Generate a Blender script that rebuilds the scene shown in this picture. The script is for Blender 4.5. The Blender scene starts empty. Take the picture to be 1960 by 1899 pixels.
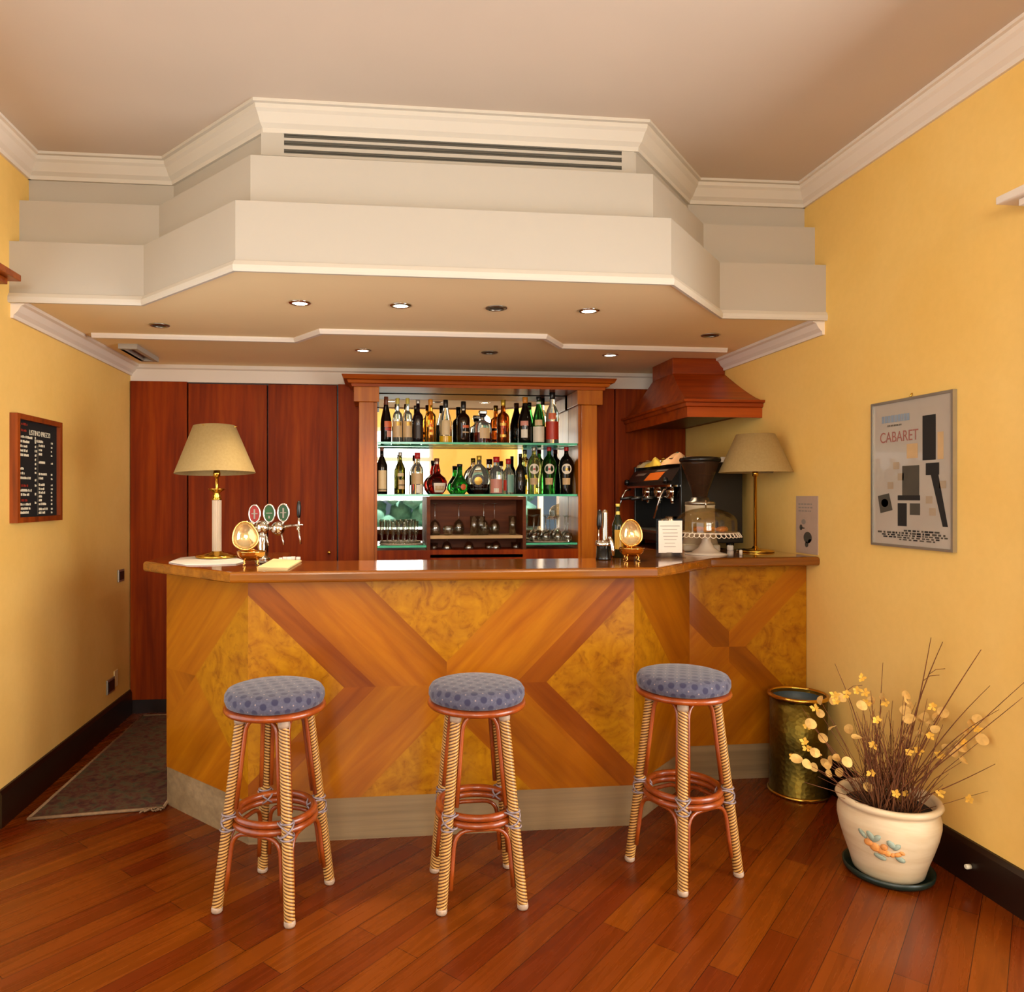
# a hotel bar: yellow room, stepped white soffit, inlaid wooden counter, mirrored bottle cabinet
WALL_LO, WALL_HI = 'efc468', 'f5d07c'
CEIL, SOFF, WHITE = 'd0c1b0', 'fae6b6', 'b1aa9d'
FLOOR_A, FLOOR_B = '602103', '7a3a05'
SPOT_W = 38.0
DAY1, DAY2, DAY3, DAYC = 110.0, 290.0, 58.0, (1.0, 0.97, 0.92)
EXPO = 0.14
WORLD = 0.25
FILL, FILLC = 60.0, (1.0, 0.90, 0.76)

import bpy, bmesh, math, random
from mathutils import Vector, Matrix
random.seed(7)
PI = math.pi
scene = bpy.context.scene
COL = scene.collection

# ------------------------------------------------------------------ measuring
# the photograph's lens: focal length 1400 px, axis at (879, 949), eye 1.41 m up, turned a little to the right of the room's axis
FPX, U0, V0, EYE = 1400.0, 879.0, 949.0, 1.41
YAW = math.atan(153.0 / 1400.0)
CY, SY = math.cos(YAW), math.sin(YAW)

def on_y(u, v, Y):
    k = (u - U0) / FPX
    d = Y / (CY - k * SY)
    return ((k * CY + SY) * d, EYE - (v - V0) / FPX * d)

def on_x(u, v, X):
    k = (u - U0) / FPX
    d = X / (k * CY + SY)
    return (d * (CY - k * SY), EYE - (v - V0) / FPX * d)

def on_z(u, v, z):
    k = (u - U0) / FPX
    d = FPX * (EYE - z) / (v - V0)
    return ((k * CY + SY) * d, d * (CY - k * SY))

XL, XR, YB, YR, ZC, ZS = -1.605, 2.14, 4.99, -3.0, 2.97, 2.265   # walls, ceiling, soffit underside
ZT = 1.114                                                        # top of the bar

# ------------------------------------------------------------------ materials
def lin(h):
    h = h.lstrip('#')
    o = []
    for i in (0, 2, 4):
        c = int(h[i:i + 2], 16) / 255.0
        o.append(c / 12.92 if c <= 0.04045 else ((c + 0.055) / 1.055) ** 2.4)
    return (o[0], o[1], o[2], 1.0)

def newmat(name):
    m = bpy.data.materials.new(name)
    m.use_nodes = True
    nt = m.node_tree
    return m, nt, nt.nodes['Principled BSDF']

def setp(b, **kw):
    for k, v in kw.items():
        b.inputs[k.replace('_', ' ')].default_value = v

def noise_node(nt, scale, detail=4.0, rough=0.55, dist=0.0, vec=None):
    n = nt.nodes.new('ShaderNodeTexNoise')
    n.inputs['Scale'].default_value = scale
    n.inputs['Detail'].default_value = detail
    n.inputs['Roughness'].default_value = rough
    n.inputs['Distortion'].default_value = dist
    if vec is not None:
        nt.links.new(vec, n.inputs['Vector'])
    return n

def ramp_node(nt, stops, fac):
    r = nt.nodes.new('ShaderNodeValToRGB')
    el = r.color_ramp.elements
    while len(el) < len(stops):
        el.new(0.5)
    for e, (p, c) in zip(el, stops):
        e.position = p
        e.color = c
    nt.links.new(fac, r.inputs['Fac'])
    return r

def coords(nt, scale=(1, 1, 1), rot=(0, 0, 0), kind='Object'):
    tc = nt.nodes.new('ShaderNodeTexCoord')
    mp = nt.nodes.new('ShaderNodeMapping')
    mp.inputs['Scale'].default_value = scale
    mp.inputs['Rotation'].default_value = rot
    nt.links.new(tc.outputs[kind], mp.inputs['Vector'])
    return mp.outputs['Vector']

def mixc(nt, fac, a, b, mode='MIX'):
    m = nt.nodes.new('ShaderNodeMix')
    m.data_type = 'RGBA'
    m.blend_type = mode
    for sock, val in ((m.inputs[0], fac), (m.inputs[6], a), (m.inputs[7], b)):
        if hasattr(val, 'is_output'):
            nt.links.new(val, sock)
        else:
            sock.default_value = val
    return m.outputs[2]

def bump(nt, b, height, strength=0.2, dist=0.01):
    n = nt.nodes.new('ShaderNodeBump')
    n.inputs['Strength'].default_value = strength
    n.inputs['Distance'].default_value = dist
    nt.links.new(height, n.inputs['Height'])
    nt.links.new(n.outputs['Normal'], b.inputs['Normal'])

def plain(name, h, rough=0.5, metal=0.0, var=0.06, scale=14.0, **kw):
    m, nt, b = newmat(name)
    c = lin(h)
    n = noise_node(nt, scale, 3.0, vec=coords(nt))
    lo = tuple(x * (1 - var) for x in c[:3]) + (1,)
    hi = tuple(min(1, x * (1 + var)) for x in c[:3]) + (1,)
    r = ramp_node(nt, [(0.3, lo), (0.7, hi)], n.outputs['Fac'])
    nt.links.new(r.outputs['Color'], b.inputs['Base Color'])
    setp(b, Roughness=rough, Metallic=metal, **kw)
    return m

def glass(name, h, rough=0.02, ior=1.45, trans=1.0):
    m, nt, b = newmat(name)
    setp(b, Base_Color=lin(h), Roughness=rough, IOR=ior, Transmission_Weight=trans)
    return m

def thin_glass(name, h, rough=0.02, edge=0.55, lo=0.05):
    """thin clear wall: lets light straight through, mirrors more towards its edges"""
    m, nt, b = newmat(name)
    nt.nodes.remove(b)
    out = nt.nodes['Material Output']
    tr = nt.nodes.new('ShaderNodeBsdfTransparent')
    tr.inputs['Color'].default_value = lin(h)
    gl = nt.nodes.new('ShaderNodeBsdfGlossy')
    gl.inputs['Roughness'].default_value = rough
    lw = nt.nodes.new('ShaderNodeLayerWeight')
    lw.inputs['Blend'].default_value = 0.25
    r = ramp_node(nt, [(0.0, (lo, lo, lo, 1)), (0.5, (lo * 2.4, lo * 2.4, lo * 2.4, 1)), (1.0, (edge, edge, edge, 1))], lw.outputs['Facing'])
    mx = nt.nodes.new('ShaderNodeMixShader')
    nt.links.new(r.outputs['Color'], mx.inputs[0])
    nt.links.new(tr.outputs[0], mx.inputs[1])
    nt.links.new(gl.outputs[0], mx.inputs[2])
    nt.links.new(mx.outputs[0], out.inputs['Surface'])
    return m

def wood(name, dark, mid, light, along=(0, 0, 1), freq=26.0, stretch=14.0, rough=0.28, coat=0.25, rot=(0, 0, 0), big=1.6, spec=0.5):
    """long grain along one axis of the (rotated) object space"""
    m, nt, b = newmat(name)
    s = [freq if not a else freq / stretch for a in along]
    v = coords(nt, tuple(s), (0, 0, 0))
    if any(rot):
        vr = nt.nodes.new('ShaderNodeVectorRotate')
        vr.rotation_type = 'EULER_XYZ'
        vr.inputs['Rotation'].default_value = rot
        tc = nt.nodes.new('ShaderNodeTexCoord')
        mp = nt.nodes.new('ShaderNodeMapping')
        mp.inputs['Scale'].default_value = tuple(s)
        nt.links.new(tc.outputs['Object'], vr.inputs['Vector'])
        nt.links.new(vr.outputs['Vector'], mp.inputs['Vector'])
        v = mp.outputs['Vector']
    n1 = noise_node(nt, 1.0, 6.0, 0.6, 0.35, v)
    n2 = noise_node(nt, 0.16, 3.0, 0.5, 0.6, v)
    r1 = ramp_node(nt, [(0.28, lin(dark)), (0.52, lin(mid)), (0.75, lin(light))], n1.outputs['Fac'])
    r2 = ramp_node(nt, [(0.3, (0.72, 0.68, 0.62, 1)), (0.7, (1.18, 1.18, 1.18, 1))], n2.outputs['Fac'])
    c = mixc(nt, 1.0, r1.outputs['Color'], r2.outputs['Color'], 'MULTIPLY')
    nt.links.new(c, b.inputs['Base Color'])
    setp(b, Roughness=rough, Coat_Weight=coat, Coat_Roughness=0.12, Specular_IOR_Level=spec)
    return m

M = {}
def build_mats():
    # walls: sponged yellow paint
    m, nt, b = newmat('yellow_wall_paint')
    v = coords(nt)
    n1 = noise_node(nt, 1.1, 4.0, 0.6, 0.4, v)
    n2 = noise_node(nt, 34.0, 4.0, 0.6, 0.0, v)
    r = ramp_node(nt, [(0.3, lin(WALL_LO)), (0.7, lin(WALL_HI))], n1.outputs['Fac'])
    r2 = ramp_node(nt, [(0.35, (0.985, 0.985, 0.98, 1)), (0.65, (1.01, 1.01, 1.01, 1))], n2.outputs['Fac'])
    nt.links.new(mixc(nt, 1.0, r.outputs['Color'], r2.outputs['Color'], 'MULTIPLY'), b.inputs['Base Color'])
    setp(b, Roughness=0.62, Specular_IOR_Level=0.25)
    bump(nt, b, n2.outputs['Fac'], 0.03, 0.003)
    M['wall'] = m
    M['ceil'] = plain('beige_ceiling_paint', CEIL, 0.8, var=0.02, scale=2.0, Specular_IOR_Level=0.2)
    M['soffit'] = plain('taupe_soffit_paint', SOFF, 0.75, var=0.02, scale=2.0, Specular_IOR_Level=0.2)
    M['trim'] = plain('white_moulding_paint', 'e8ddce', 0.55, var=0.015, scale=2.0, Specular_IOR_Level=0.3)
    M['trim2'] = plain('soffit_moulding_paint', 'c9c2b4', 0.55, var=0.015, scale=2.0, Specular_IOR_Level=0.3)
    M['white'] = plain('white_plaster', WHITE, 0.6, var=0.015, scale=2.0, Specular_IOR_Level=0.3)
    # floor: diagonal strip parquet
    m, nt, b = newmat('red_brown_strip_parquet')
    v = coords(nt, (1, 1, 1), (0, 0, -PI / 4))
    br = nt.nodes.new('ShaderNodeTexBrick')
    br.offset = 0.37
    br.offset_frequency = 2
    br.inputs['Scale'].default_value = 1.0
    br.inputs['Brick Width'].default_value = 0.83
    br.inputs['Row Height'].default_value = 0.088
    br.inputs['Mortar Size'].default_value = 0.0011
    br.inputs['Mortar Smooth'].default_value = 0.2
    br.inputs['Bias'].default_value = -0.1
    br.inputs['Color1'].default_value = lin(FLOOR_A)
    br.inputs['Color2'].default_value = lin(FLOOR_B)
    br.inputs['Mortar'].default_value = lin('2e0d04')
    nt.links.new(v, br.inputs['Vector'])
    v2 = coords(nt, (1.6, 26, 26), (0, 0, 0))
    vm = nt.nodes.new('ShaderNodeMapping')
    vm.inputs['Scale'].default_value = (1.5, 24, 24)
    nt.links.new(v, vm.inputs['Vector'])
    gr = noise_node(nt, 1.0, 6.0, 0.62, 0.8, vm.outputs['Vector'])
    rg = ramp_node(nt, [(0.25, (0.62, 0.54, 0.48, 1)), (0.5, (0.97, 0.96, 0.94, 1)), (0.75, (1.18, 1.2, 1.18, 1))], gr.outputs['Fac'])
    nt.links.new(mixc(nt, 1.0, br.outputs['Color'], rg.outputs['Color'], 'MULTIPLY'), b.inputs['Base Color'])
    setp(b, Roughness=0.27, Specular_IOR_Level=0.3)
    rr = ramp_node(nt, [(0.3, (0.2, 0.2, 0.2, 1)), (0.7, (0.34, 0.34, 0.34, 1))], gr.outputs['Fac'])
    nt.links.new(rr.outputs['Color'], b.inputs['Roughness'])
    M['floor'] = m
    M['base'] = plain('almost_black_brown_lacquer', '1f0d06', 0.35)
    M['panel'] = wood('cherry_panel', '661e03', '8c3402', 'a44a05', (0, 0, 1), 16, 16, 0.5, 0.0, spec=0.12)
    M['cherry'] = wood('cherry_moulding', '8e4408', 'ae600c', 'c27414', (0, 0, 1), 20, 16, 0.4, 0.08, spec=0.25)
    M['cherryx'] = wood('cherry_moulding_lying', '7c3206', '9e4a0a', 'b45e10', (1, 0, 0), 20, 16, 0.38, 0.1, spec=0.25)
    M['hood'] = wood('red_cherry_hood', '742604', '983c06', 'b0500a', (1, 0, 0), 14, 12, 0.38, 0.12, spec=0.3)
    M['top'] = wood('varnished_bar_top', '683408', '8c4e0a', 'a86612', (1, 0, 0), 18, 16, 0.12, 0.8)
    M['dark'] = wood('dark_shelf_wood', '4a2008', '66300c', '7c3e12', (1, 0, 0), 18, 14, 0.5, 0.0, spec=0.2)
    M['frame'] = wood('brown_frame_wood', '5a2208', '8a3c0c', 'a2500f', (0, 0, 1), 22, 12, 0.4, 0.2)
    # marquetry of the bar front: grain falls or rises at 45 degrees, burl between
    for nm, ang, cols in (('rise', PI / 4, ('8a4803', '9f5c05', 'b06e08')), ('fall', -PI / 4, ('864403', '9b5705', 'ac6907')),
                          ('risedark', PI / 4, ('743302', '8a4604', '9a5406')), ('falldark', -PI / 4, ('703002', '874304', '985106'))):
        M[nm] = wood('veneer_' + nm, cols[0], cols[1], cols[2], (1, 0, 0), 15, 11, 0.3, 0.22, (0, ang, 0), spec=0.3)
    m, nt, b = newmat('honey_burl_veneer')
    v = coords(nt)
    n1 = noise_node(nt, 7.0, 8.0, 0.6, 2.6, v)
    n2 = noise_node(nt, 22.0, 5.0, 0.65, 1.2, v)
    vo = nt.nodes.new('ShaderNodeTexVoronoi')
    vo.inputs['Scale'].default_value = 14.0
    nt.links.new(v, vo.inputs['Vector'])
    r1 = ramp_node(nt, [(0.30, lin('864c03')), (0.45, lin('9e6304')), (0.7, lin('b07606'))], n1.outputs['Fac'])
    r2 = ramp_node(nt, [(0.3, (0.70, 0.62, 0.55, 1)), (0.48, (1, 1, 1, 1))], n2.outputs['Fac'])
    r3 = ramp_node(nt, [(0.03, (0.45, 0.32, 0.22, 1)), (0.13, (1, 1, 1, 1))], vo.outputs['Distance'])
    c = mixc(nt, 1.0, r1.outputs['Color'], r2.outputs['Color'], 'MULTIPLY')
    c = mixc(nt, 0.6, c, r3.outputs['Color'], 'MULTIPLY')
    nt.links.new(c, b.inputs['Base Color'])
    setp(b, Roughness=0.3, Coat_Weight=0.22, Coat_Roughness=0.12, Specular_IOR_Level=0.3)
    M['burl'] = m
    M['plinth'] = wood('brushed_grey_kick_plate', '7c664a', '8b7352', '987f5c', (1, 0, 0), 40, 40, 0.42, 0.0)
    # metals
    M['brass'] = plain('polished_brass', 'd8ac48', 0.16, 1.0, 0.03)
    M['gold'] = plain('gilt_metal', 'e8b765', 0.14, 1.0, 0.03)
    M['chrome'] = plain('chrome', 'd8d4cc', 0.08, 1.0, 0.02)
    M['steel'] = plain('satin_steel', 'a8a49a', 0.32, 1.0, 0.05)
    m, nt, b = newmat('hammered_brass')
    v = coords(nt)
    vo = nt.nodes.new('ShaderNodeTexVoronoi')
    vo.inputs['Scale'].default_value = 55.0
    nt.links.new(v, vo.inputs['Vector'])
    n1 = noise_node(nt, 6.0, 5.0, 0.6, 0.5, v)
    r = ramp_node(nt, [(0.3, lin('4a3e1a')), (0.7, lin('7c6828'))], n1.outputs['Fac'])
    nt.links.new(r.outputs['Color'], b.inputs['Base Color'])
    setp(b, Metallic=1.0, Roughness=0.38)
    bump(nt, b, vo.outputs['Distance'], 0.4, 0.004)
    M['hammered'] = m
    M['mirror'] = plain('mirror_silvering', 'd9d9d2', 0.015, 1.0, 0.0)
    M['liner'] = plain('blue_grey_liner', '3c4a50', 0.5)
    # plastics, paint, paper
    M['black'] = plain('black_plastic', '0d0c0b', 0.25)
    M['blackm'] = plain('black_enamel', '141311', 0.35)
    M['slot'] = plain('dark_grey_slot', '4a463c', 0.6)
    M['paper'] = plain('white_paper', 'efe9de', 0.7, var=0.02)
    M['cream'] = plain('cream_napkin_paper', 'e6cf98', 0.7, var=0.03)
    M['ink'] = plain('grey_ink', '8f877c', 0.8)
    M['inkd'] = plain('dark_ink', '1b1a18', 0.75)
    M['inkb'] = plain('blue_grey_ink', '8796a4', 0.75)
    M['inkr'] = plain('faded_red_ink', '9c6258', 0.75)
    M['inks'] = plain('sand_ink', 'c9a878', 0.75)
    M['poster'] = plain('grey_poster_paper', 'b5ab9c', 0.3, var=0.05, scale=5.0, Coat_Weight=0.5)
    M['flyer'] = plain('pinkish_flyer_paper', 'b9a08c', 0.6, var=0.05)
    M['silver'] = plain('silver_frame', 'b0aca0', 0.35, 0.8)
    M['letter'] = plain('ivory_letters', 'e8e2c8', 0.5)
    M['letterr'] = plain('red_letters', '8e2a1c', 0.5)
    M['board'] = plain('black_felt_board', '060606', 0.85)
    M['ivory'] = plain('ivory_column', 'bfa88c', 0.45, var=0.03)
    m, nt, b = newmat('cream_lamp_shade_cloth')
    v = coords(nt, (1, 1, 1))
    n1 = noise_node(nt, 90.0, 3.0, 0.6, 0.0, v)
    r = ramp_node(nt, [(0.3, lin('9a8250')), (0.7, lin('a48c5a'))], n1.outputs['Fac'])
    nt.links.new(r.outputs['Color'], b.inputs['Base Color'])
    setp(b, Roughness=0.8, Transmission_Weight=0.0)
    M['shade'] = m
    # stool
    m, nt, b = newmat('rope_wrapped_cane')
    tc = nt.nodes.new('ShaderNodeTexCoord')
    sx = nt.nodes.new('ShaderNodeSeparateXYZ')
    nt.links.new(tc.outputs['UV'], sx.inputs[0])
    ad = nt.nodes.new('ShaderNodeMath'); ad.operation = 'ADD'
    nt.links.new(sx.outputs[0], ad.inputs[0]); nt.links.new(sx.outputs[1], ad.inputs[1])
    fr = nt.nodes.new('ShaderNodeMath'); fr.operation = 'FRACT'
    nt.links.new(ad.outputs[0], fr.inputs[0])
    r = ramp_node(nt, [(0.0, lin('4a260a')), (0.2, lin('6a3c12')), (0.38, lin('c2904a')), (0.72, lin('cc9a54')), (0.95, lin('54300e'))], fr.outputs[0])
    n1 = noise_node(nt, 40.0, 4.0, 0.6, 0.0, tc.outputs['Object'])
    r2 = ramp_node(nt, [(0.3, (0.75, 0.72, 0.68, 1)), (0.6, (1.05, 1.05, 1.05, 1))], n1.outputs['Fac'])
    nt.links.new(mixc(nt, 1.0, r.outputs['Color'], r2.outputs['Color'], 'MULTIPLY'), b.inputs['Base Color'])
    setp(b, Roughness=0.4)
    M['rope'] = m
    M['cane'] = wood('red_brown_cane', '74300a', '923f0e', 'aa561c', (0, 0, 1), 18, 6, 0.28, 0.3)
    M['bind'] = plain('lilac_grey_binding', '8a7a7c', 0.5, var=0.3, scale=70.0)
    M['footcap'] = plain('pale_foot_cap', 'a88e76', 0.5, var=0.2, scale=40.0)
    m, nt, b = newmat('blue_patterned_upholstery')
    v = coords(nt, (24, 24, 24), (0, 0, 0.785), 'UV')
    vo = nt.nodes.new('ShaderNodeTexVoronoi')
    vo.voronoi_dimensions = '2D'
    vo.inputs['Scale'].default_value = 1.0
    vo.inputs['Randomness'].default_value = 0.0
    nt.links.new(v, vo.inputs['Vector'])
    mp = nt.nodes.new('ShaderNodeMapping')
    mp.inputs['Location'].default_value = (0.5, 0.5, 0.0)
    nt.links.new(v, mp.inputs['Vector'])
    vo2 = nt.nodes.new('ShaderNodeTexVoronoi')
    vo2.voronoi_dimensions = '2D'
    vo2.inputs['Scale'].default_value = 1.0
    vo2.inputs['Randomness'].default_value = 0.0
    nt.links.new(mp.outputs['Vector'], vo2.inputs['Vector'])
    nz = noise_node(nt, 120.0, 3.0, 0.6, 0.0, coords(nt))
    basec = ramp_node(nt, [(0.3, lin('413f50')), (0.7, lin('525062'))], nz.outputs['Fac'])
    d1 = ramp_node(nt, [(0.24, (1, 1, 1, 1)), (0.33, (0, 0, 0, 1))], vo.outputs['Distance'])
    d2 = ramp_node(nt, [(0.05, (1, 1, 1, 1)), (0.08, (0, 0, 0, 1))], vo2.outputs['Distance'])
    c = mixc(nt, d1.outputs['Color'], basec.outputs['Color'], lin('292642'))
    c = mixc(nt, d2.outputs['Color'], c, lin('8c7c78'))
    nt.links.new(c, b.inputs['Base Color'])
    setp(b, Roughness=0.85, Sheen_Weight=0.2)
    M['cloth'] = m
    # rug
    m, nt, b = newmat('faded_persian_rug')
    v = coords(nt)
    n1 = noise_node(nt, 17.0, 7.0, 0.7, 1.2, v)
    vo = nt.nodes.new('ShaderNodeTexVoronoi')
    vo.inputs['Scale'].default_value = 21.0
    nt.links.new(v, vo.inputs['Vector'])
    r1 = ramp_node(nt, [(0.3, lin('2e140c')), (0.45, lin('562a18')), (0.55, lin('54462a')), (0.66, lin('363c28')), (0.78, lin('7a6a48'))], n1.outputs['Fac'])
    r2 = ramp_node(nt, [(0.2, (0.6, 0.5, 0.45, 1)), (0.5, (1.1, 1.1, 1.1, 1))], vo.outputs['Distance'])
    nt.links.new(mixc(nt, 0.8, r1.outputs['Color'], r2.outputs['Color'], 'MULTIPLY'), b.inputs['Base Color'])
    setp(b, Roughness=0.95)
    M['rug'] = m
    M['fringe'] = plain('rug_edge_binding', '86694a', 0.9, var=0.2, scale=40)
    # pot and plant
    m, nt, b = newmat('cream_glazed_pot')
    v = coords(nt, (2, 2, 14))
    n1 = noise_node(nt, 2.0, 5.0, 0.6, 0.6, v)
    r = ramp_node(nt, [(0.3, lin('cdb48c')), (0.6, lin('dcc8a4'))], n1.outputs['Fac'])
    nt.links.new(r.outputs['Color'], b.inputs['Base Color'])
    setp(b, Roughness=0.45)
    M['pot'] = m
    M['orange'] = plain('orange_relief', 'd89048', 0.5, var=0.2, scale=60)
    M['sage'] = plain('sage_relief', '8e9a88', 0.5, var=0.15, scale=60)
    M['saucer'] = plain('dark_green_plastic', '16261e', 0.35)
    M['soil'] = plain('dark_soil', '2a1a10', 0.95, var=0.4, scale=60)
    M['twig'] = plain('brown_twigs', '6e3e1c', 0.85, var=0.35, scale=20)
    M['honesty'] = plain('dry_cream_seed_discs', 'd2a85c', 0.75, var=0.2, scale=30)
    M['blossom'] = plain('dry_yellow_blossom', 'dca838', 0.7, var=0.2, scale=30)
    # glass
    M['clear'] = thin_glass('clear_glass', 'f4f6f2', 0.05, 0.9, 0.15)
    M['shelfglass'] = thin_glass('shelf_glass', 'd6eee0')
    M['shelfedge'] = plain('green_glass_edge', '58c8a0', 0.1, 0.0, 0.15, 8.0)
    M['acrylic'] = thin_glass('clear_acrylic', 'f2ede0', 0.03, 0.4)
    M['smoke'] = glass('smoked_hopper_plastic', '6a4a34', 0.08, 1.2, 0.75)
    M['daylight'] = None
    M['leafgreen'] = plain('garden_green', '7fb09a', 0.8, var=0.4, scale=6.0)
    M['grinder'] = plain('grey_beige_enamel', 'c3b597', 0.4, var=0.02)
    M['bean'] = plain('brown_beans', '3a1e10', 0.6, var=0.3, scale=60)
    M['pastry'] = plain('baked_pastry', 'd98a30', 0.6, var=0.3, scale=40)
    M['milk'] = plain('milky_glass', 'ece0cc', 0.2, var=0.03, Transmission_Weight=0.15)
    M['yellowc'] = plain('yellow_cloth', 'd8b43c', 0.9, var=0.15)
    M['greenc'] = plain('green_cloth', '5c8a6a', 0.9, var=0.15)
    M['salmonc'] = plain('salmon_cloth', 'dca878', 0.9, var=0.12)
    M['orangep'] = plain('orange_panel', 'b4581c', 0.3)
    M['lampglow'] = None
    m, nt, b = newmat('lit_bulb')
    setp(b, Base_Color=(1, 0.9, 0.7, 1), Emission_Color=(1.0, 0.86, 0.62, 1), Emission_Strength=14.0)
    M['bulb'] = m
    M['poster2'] = plain('tan_poster_patches', 'ab987e', 0.5, var=0.1, scale=8.0)

# ------------------------------------------------------------------ geometry helpers
def BM():
    return bmesh.new()

def quad(bm, pts, mi=0):
    f = bm.faces.new([bm.verts.new(p) for p in pts])
    f.material_index = mi
    return f

def box(bm, x0, x1, y0, y1, z0, z1, mi=0, bev=0.0):
    v = [bm.verts.new((x, y, z)) for z in (z0, z1) for y in (y0, y1) for x in (x0, x1)]
    fs = []
    for a in ((0, 2, 3, 1), (4, 5, 7, 6), (0, 1, 5, 4), (2, 6, 7, 3), (0, 4, 6, 2), (1, 3, 7, 5)):
        f = bm.faces.new([v[i] for i in a])
        f.material_index = mi
        fs.append(f)
    if bev > 0:
        es = list({e for f in fs for e in f.edges})
        bmesh.ops.bevel(bm, geom=es, offset=bev, segments=2, profile=0.6, affect='EDGES')
    return v

def obox(bm, c, ax, ay, az, hx, hy, hz, mi=0):
    """box about c with axes ax, ay, az and half sizes"""
    c, ax, ay, az = Vector(c), Vector(ax).normalized(), Vector(ay).normalized(), Vector(az).normalized()
    v = [bm.verts.new(c + ax * (hx * i) + ay * (hy * j) + az * (hz * k)) for k in (-1, 1) for j in (-1, 1) for i in (-1, 1)]
    for a in ((0, 2, 3, 1), (4, 5, 7, 6), (0, 1, 5, 4), (2, 6, 7, 3), (0, 4, 6, 2), (1, 3, 7, 5)):
        bm.faces.new([v[i] for i in a]).material_index = mi

def lathe(bm, prof, seg=24, c=(0, 0, 0), mi=0, sx=1.0, sy=1.0, M4=None, a0=0.0, a1=2 * PI, capb=True, capt=True):
    """profile of (radius, height) pairs turned about z"""
    full = abs(a1 - a0 - 2 * PI) < 1e-6
    n = seg if full else seg + 1
    rings = []
    def put(x, y, z):
        p = Vector((x, y, z))
        if M4 is not None:
            p = M4 @ p
        return bm.verts.new(p + Vector(c))
    for r, z in prof:
        if r < 1e-6:
            rings.append([put(0, 0, z)])
        else:
            rings.append([put(r * sx * math.cos(a0 + (a1 - a0) * i / seg), r * sy * math.sin(a0 + (a1 - a0) * i / seg), z) for i in range(n)])
    for A, B in zip(rings, rings[1:]):
        m = seg
        for i in range(m):
            j = (i + 1) % n if full else i + 1
            if len(A) == 1 and len(B) == 1:
                continue
            if len(A) == 1:
                f = bm.faces.new((A[0], B[j], B[i]))
            elif len(B) == 1:
                f = bm.faces.new((A[i], A[j], B[0]))
            else:
                f = bm.faces.new((A[i], A[j], B[j], B[i]))
            f.material_index = mi
            f.smooth = True
    if full and capb and len(rings[0]) > 1:
        bm.faces.new(list(reversed(rings[0]))).material_index = mi
    if full and capt and len(rings[-1]) > 1:
        bm.faces.new(rings[-1]).material_index = mi

def tube(bm, pts, r, seg=8, mi=0, closed=False, caps=True):
    """round bar along points; r is one radius or one per point"""
    pts = [Vector(p) for p in pts]
    n = len(pts)
    rs = r if isinstance(r, (list, tuple)) else [r] * n
    rings = []
    up = None
    for i, p in enumerate(pts):
        if closed:
            t = pts[(i + 1) % n] - pts[i - 1]
        else:
            t = pts[min(i + 1, n - 1)] - pts[max(i - 1, 0)]
        t = t.normalized() if t.length > 1e-9 else Vector((0, 0, 1))
        if up is None:
            up = Vector((0, 0, 1)) if abs(t.z) < 0.9 else Vector((1, 0, 0))
        s = t.cross(up)
        if s.length < 1e-6:
            s = t.orthogonal()
        s.normalize()
        up = s.cross(t).normalized()
        rings.append([bm.verts.new(p + (s * math.cos(2 * PI * k / seg) + up * math.sin(2 * PI * k / seg)) * rs[i]) for k in range(seg)])
    m = n if closed else n - 1
    for i in range(m):
        A, B = rings[i], rings[(i + 1) % n]
        for k in range(seg):
            f = bm.faces.new((A[k], A[(k + 1) % seg], B[(k + 1) % seg], B[k]))
            f.material_index = mi
            f.smooth = True
    if caps and not closed:
        bm.faces.new(list(reversed(rings[0]))).material_index = mi
        bm.faces.new(rings[-1]).material_index = mi

def prism(bm, poly, z0, z1, mi=0, bev=0.0, seg=2):
    """flat polygon of (x, y) pulled up from z0 to z1"""
    A = [bm.verts.new((x, y, z0)) for x, y in poly]
    B = [bm.verts.new((x, y, z1)) for x, y in poly]
    fs = [bm.faces.new(list(reversed(A))), bm.faces.new(B)]
    n = len(poly)
    for i in range(n):
        fs.append(bm.faces.new((A[i], A[(i + 1) % n], B[(i + 1) % n], B[i])))
    for f in fs:
        f.material_index = mi
    if bev > 0:
        es = list(set(fs[0].edges) | set(fs[1].edges))
        bmesh.ops.bevel(bm, geom=es, offset=bev, segments=seg, profile=0.5, affect='EDGES')

def offset_chain(ch, o):
    """an open chain of (x, y) moved to its left by o"""
    out = []
    n = len(ch)
    def nrm(i):
        dx, dy = ch[i + 1][0] - ch[i][0], ch[i + 1][1] - ch[i][1]
        l = math.hypot(dx, dy)
        return (-dy / l, dx / l)
    for i, p in enumerate(ch):
        if i == 0:
            a = b = nrm(0)
        elif i == n - 1:
            a = b = nrm(n - 2)
        else:
            a, b = nrm(i - 1), nrm(i)
        mx, my = a[0] + b[0], a[1] + b[1]
        k = 2.0 / (mx * mx + my * my)
        out.append((p[0] + mx * k * o, p[1] + my * k * o))
    return out

def sweep(bm, ch, prof, mi=0):
    """moulding: profile of (out, z) carried along a chain; out is to the chain's right"""
    rows = [[(x, y, z) for x, y in offset_chain(ch, -o)] for o, z in prof]
    V = [[bm.verts.new(p) for p in r] for r in rows]
    n = len(prof)
    for j in range(n):
        A, B = V[j], V[(j + 1) % n]
        for i in range(len(ch) - 1):
            bm.faces.new((A[i], A[i + 1], B[i + 1], B[i])).material_index = mi
    for e in (0, -1):
        bm.faces.new([r[e] for r in V]).material_index = mi

def ico(bm, c, r, sub=2, s=(1, 1, 1), mi=0):
    g = bmesh.ops.create_icosphere(bm, subdivisions=sub, radius=r)
    for v in g['verts']:
        v.co = Vector((v.co.x * s[0], v.co.y * s[1], v.co.z * s[2])) + Vector(c)
        for f in v.link_faces:
            f.smooth = True
            f.material_index = mi

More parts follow.
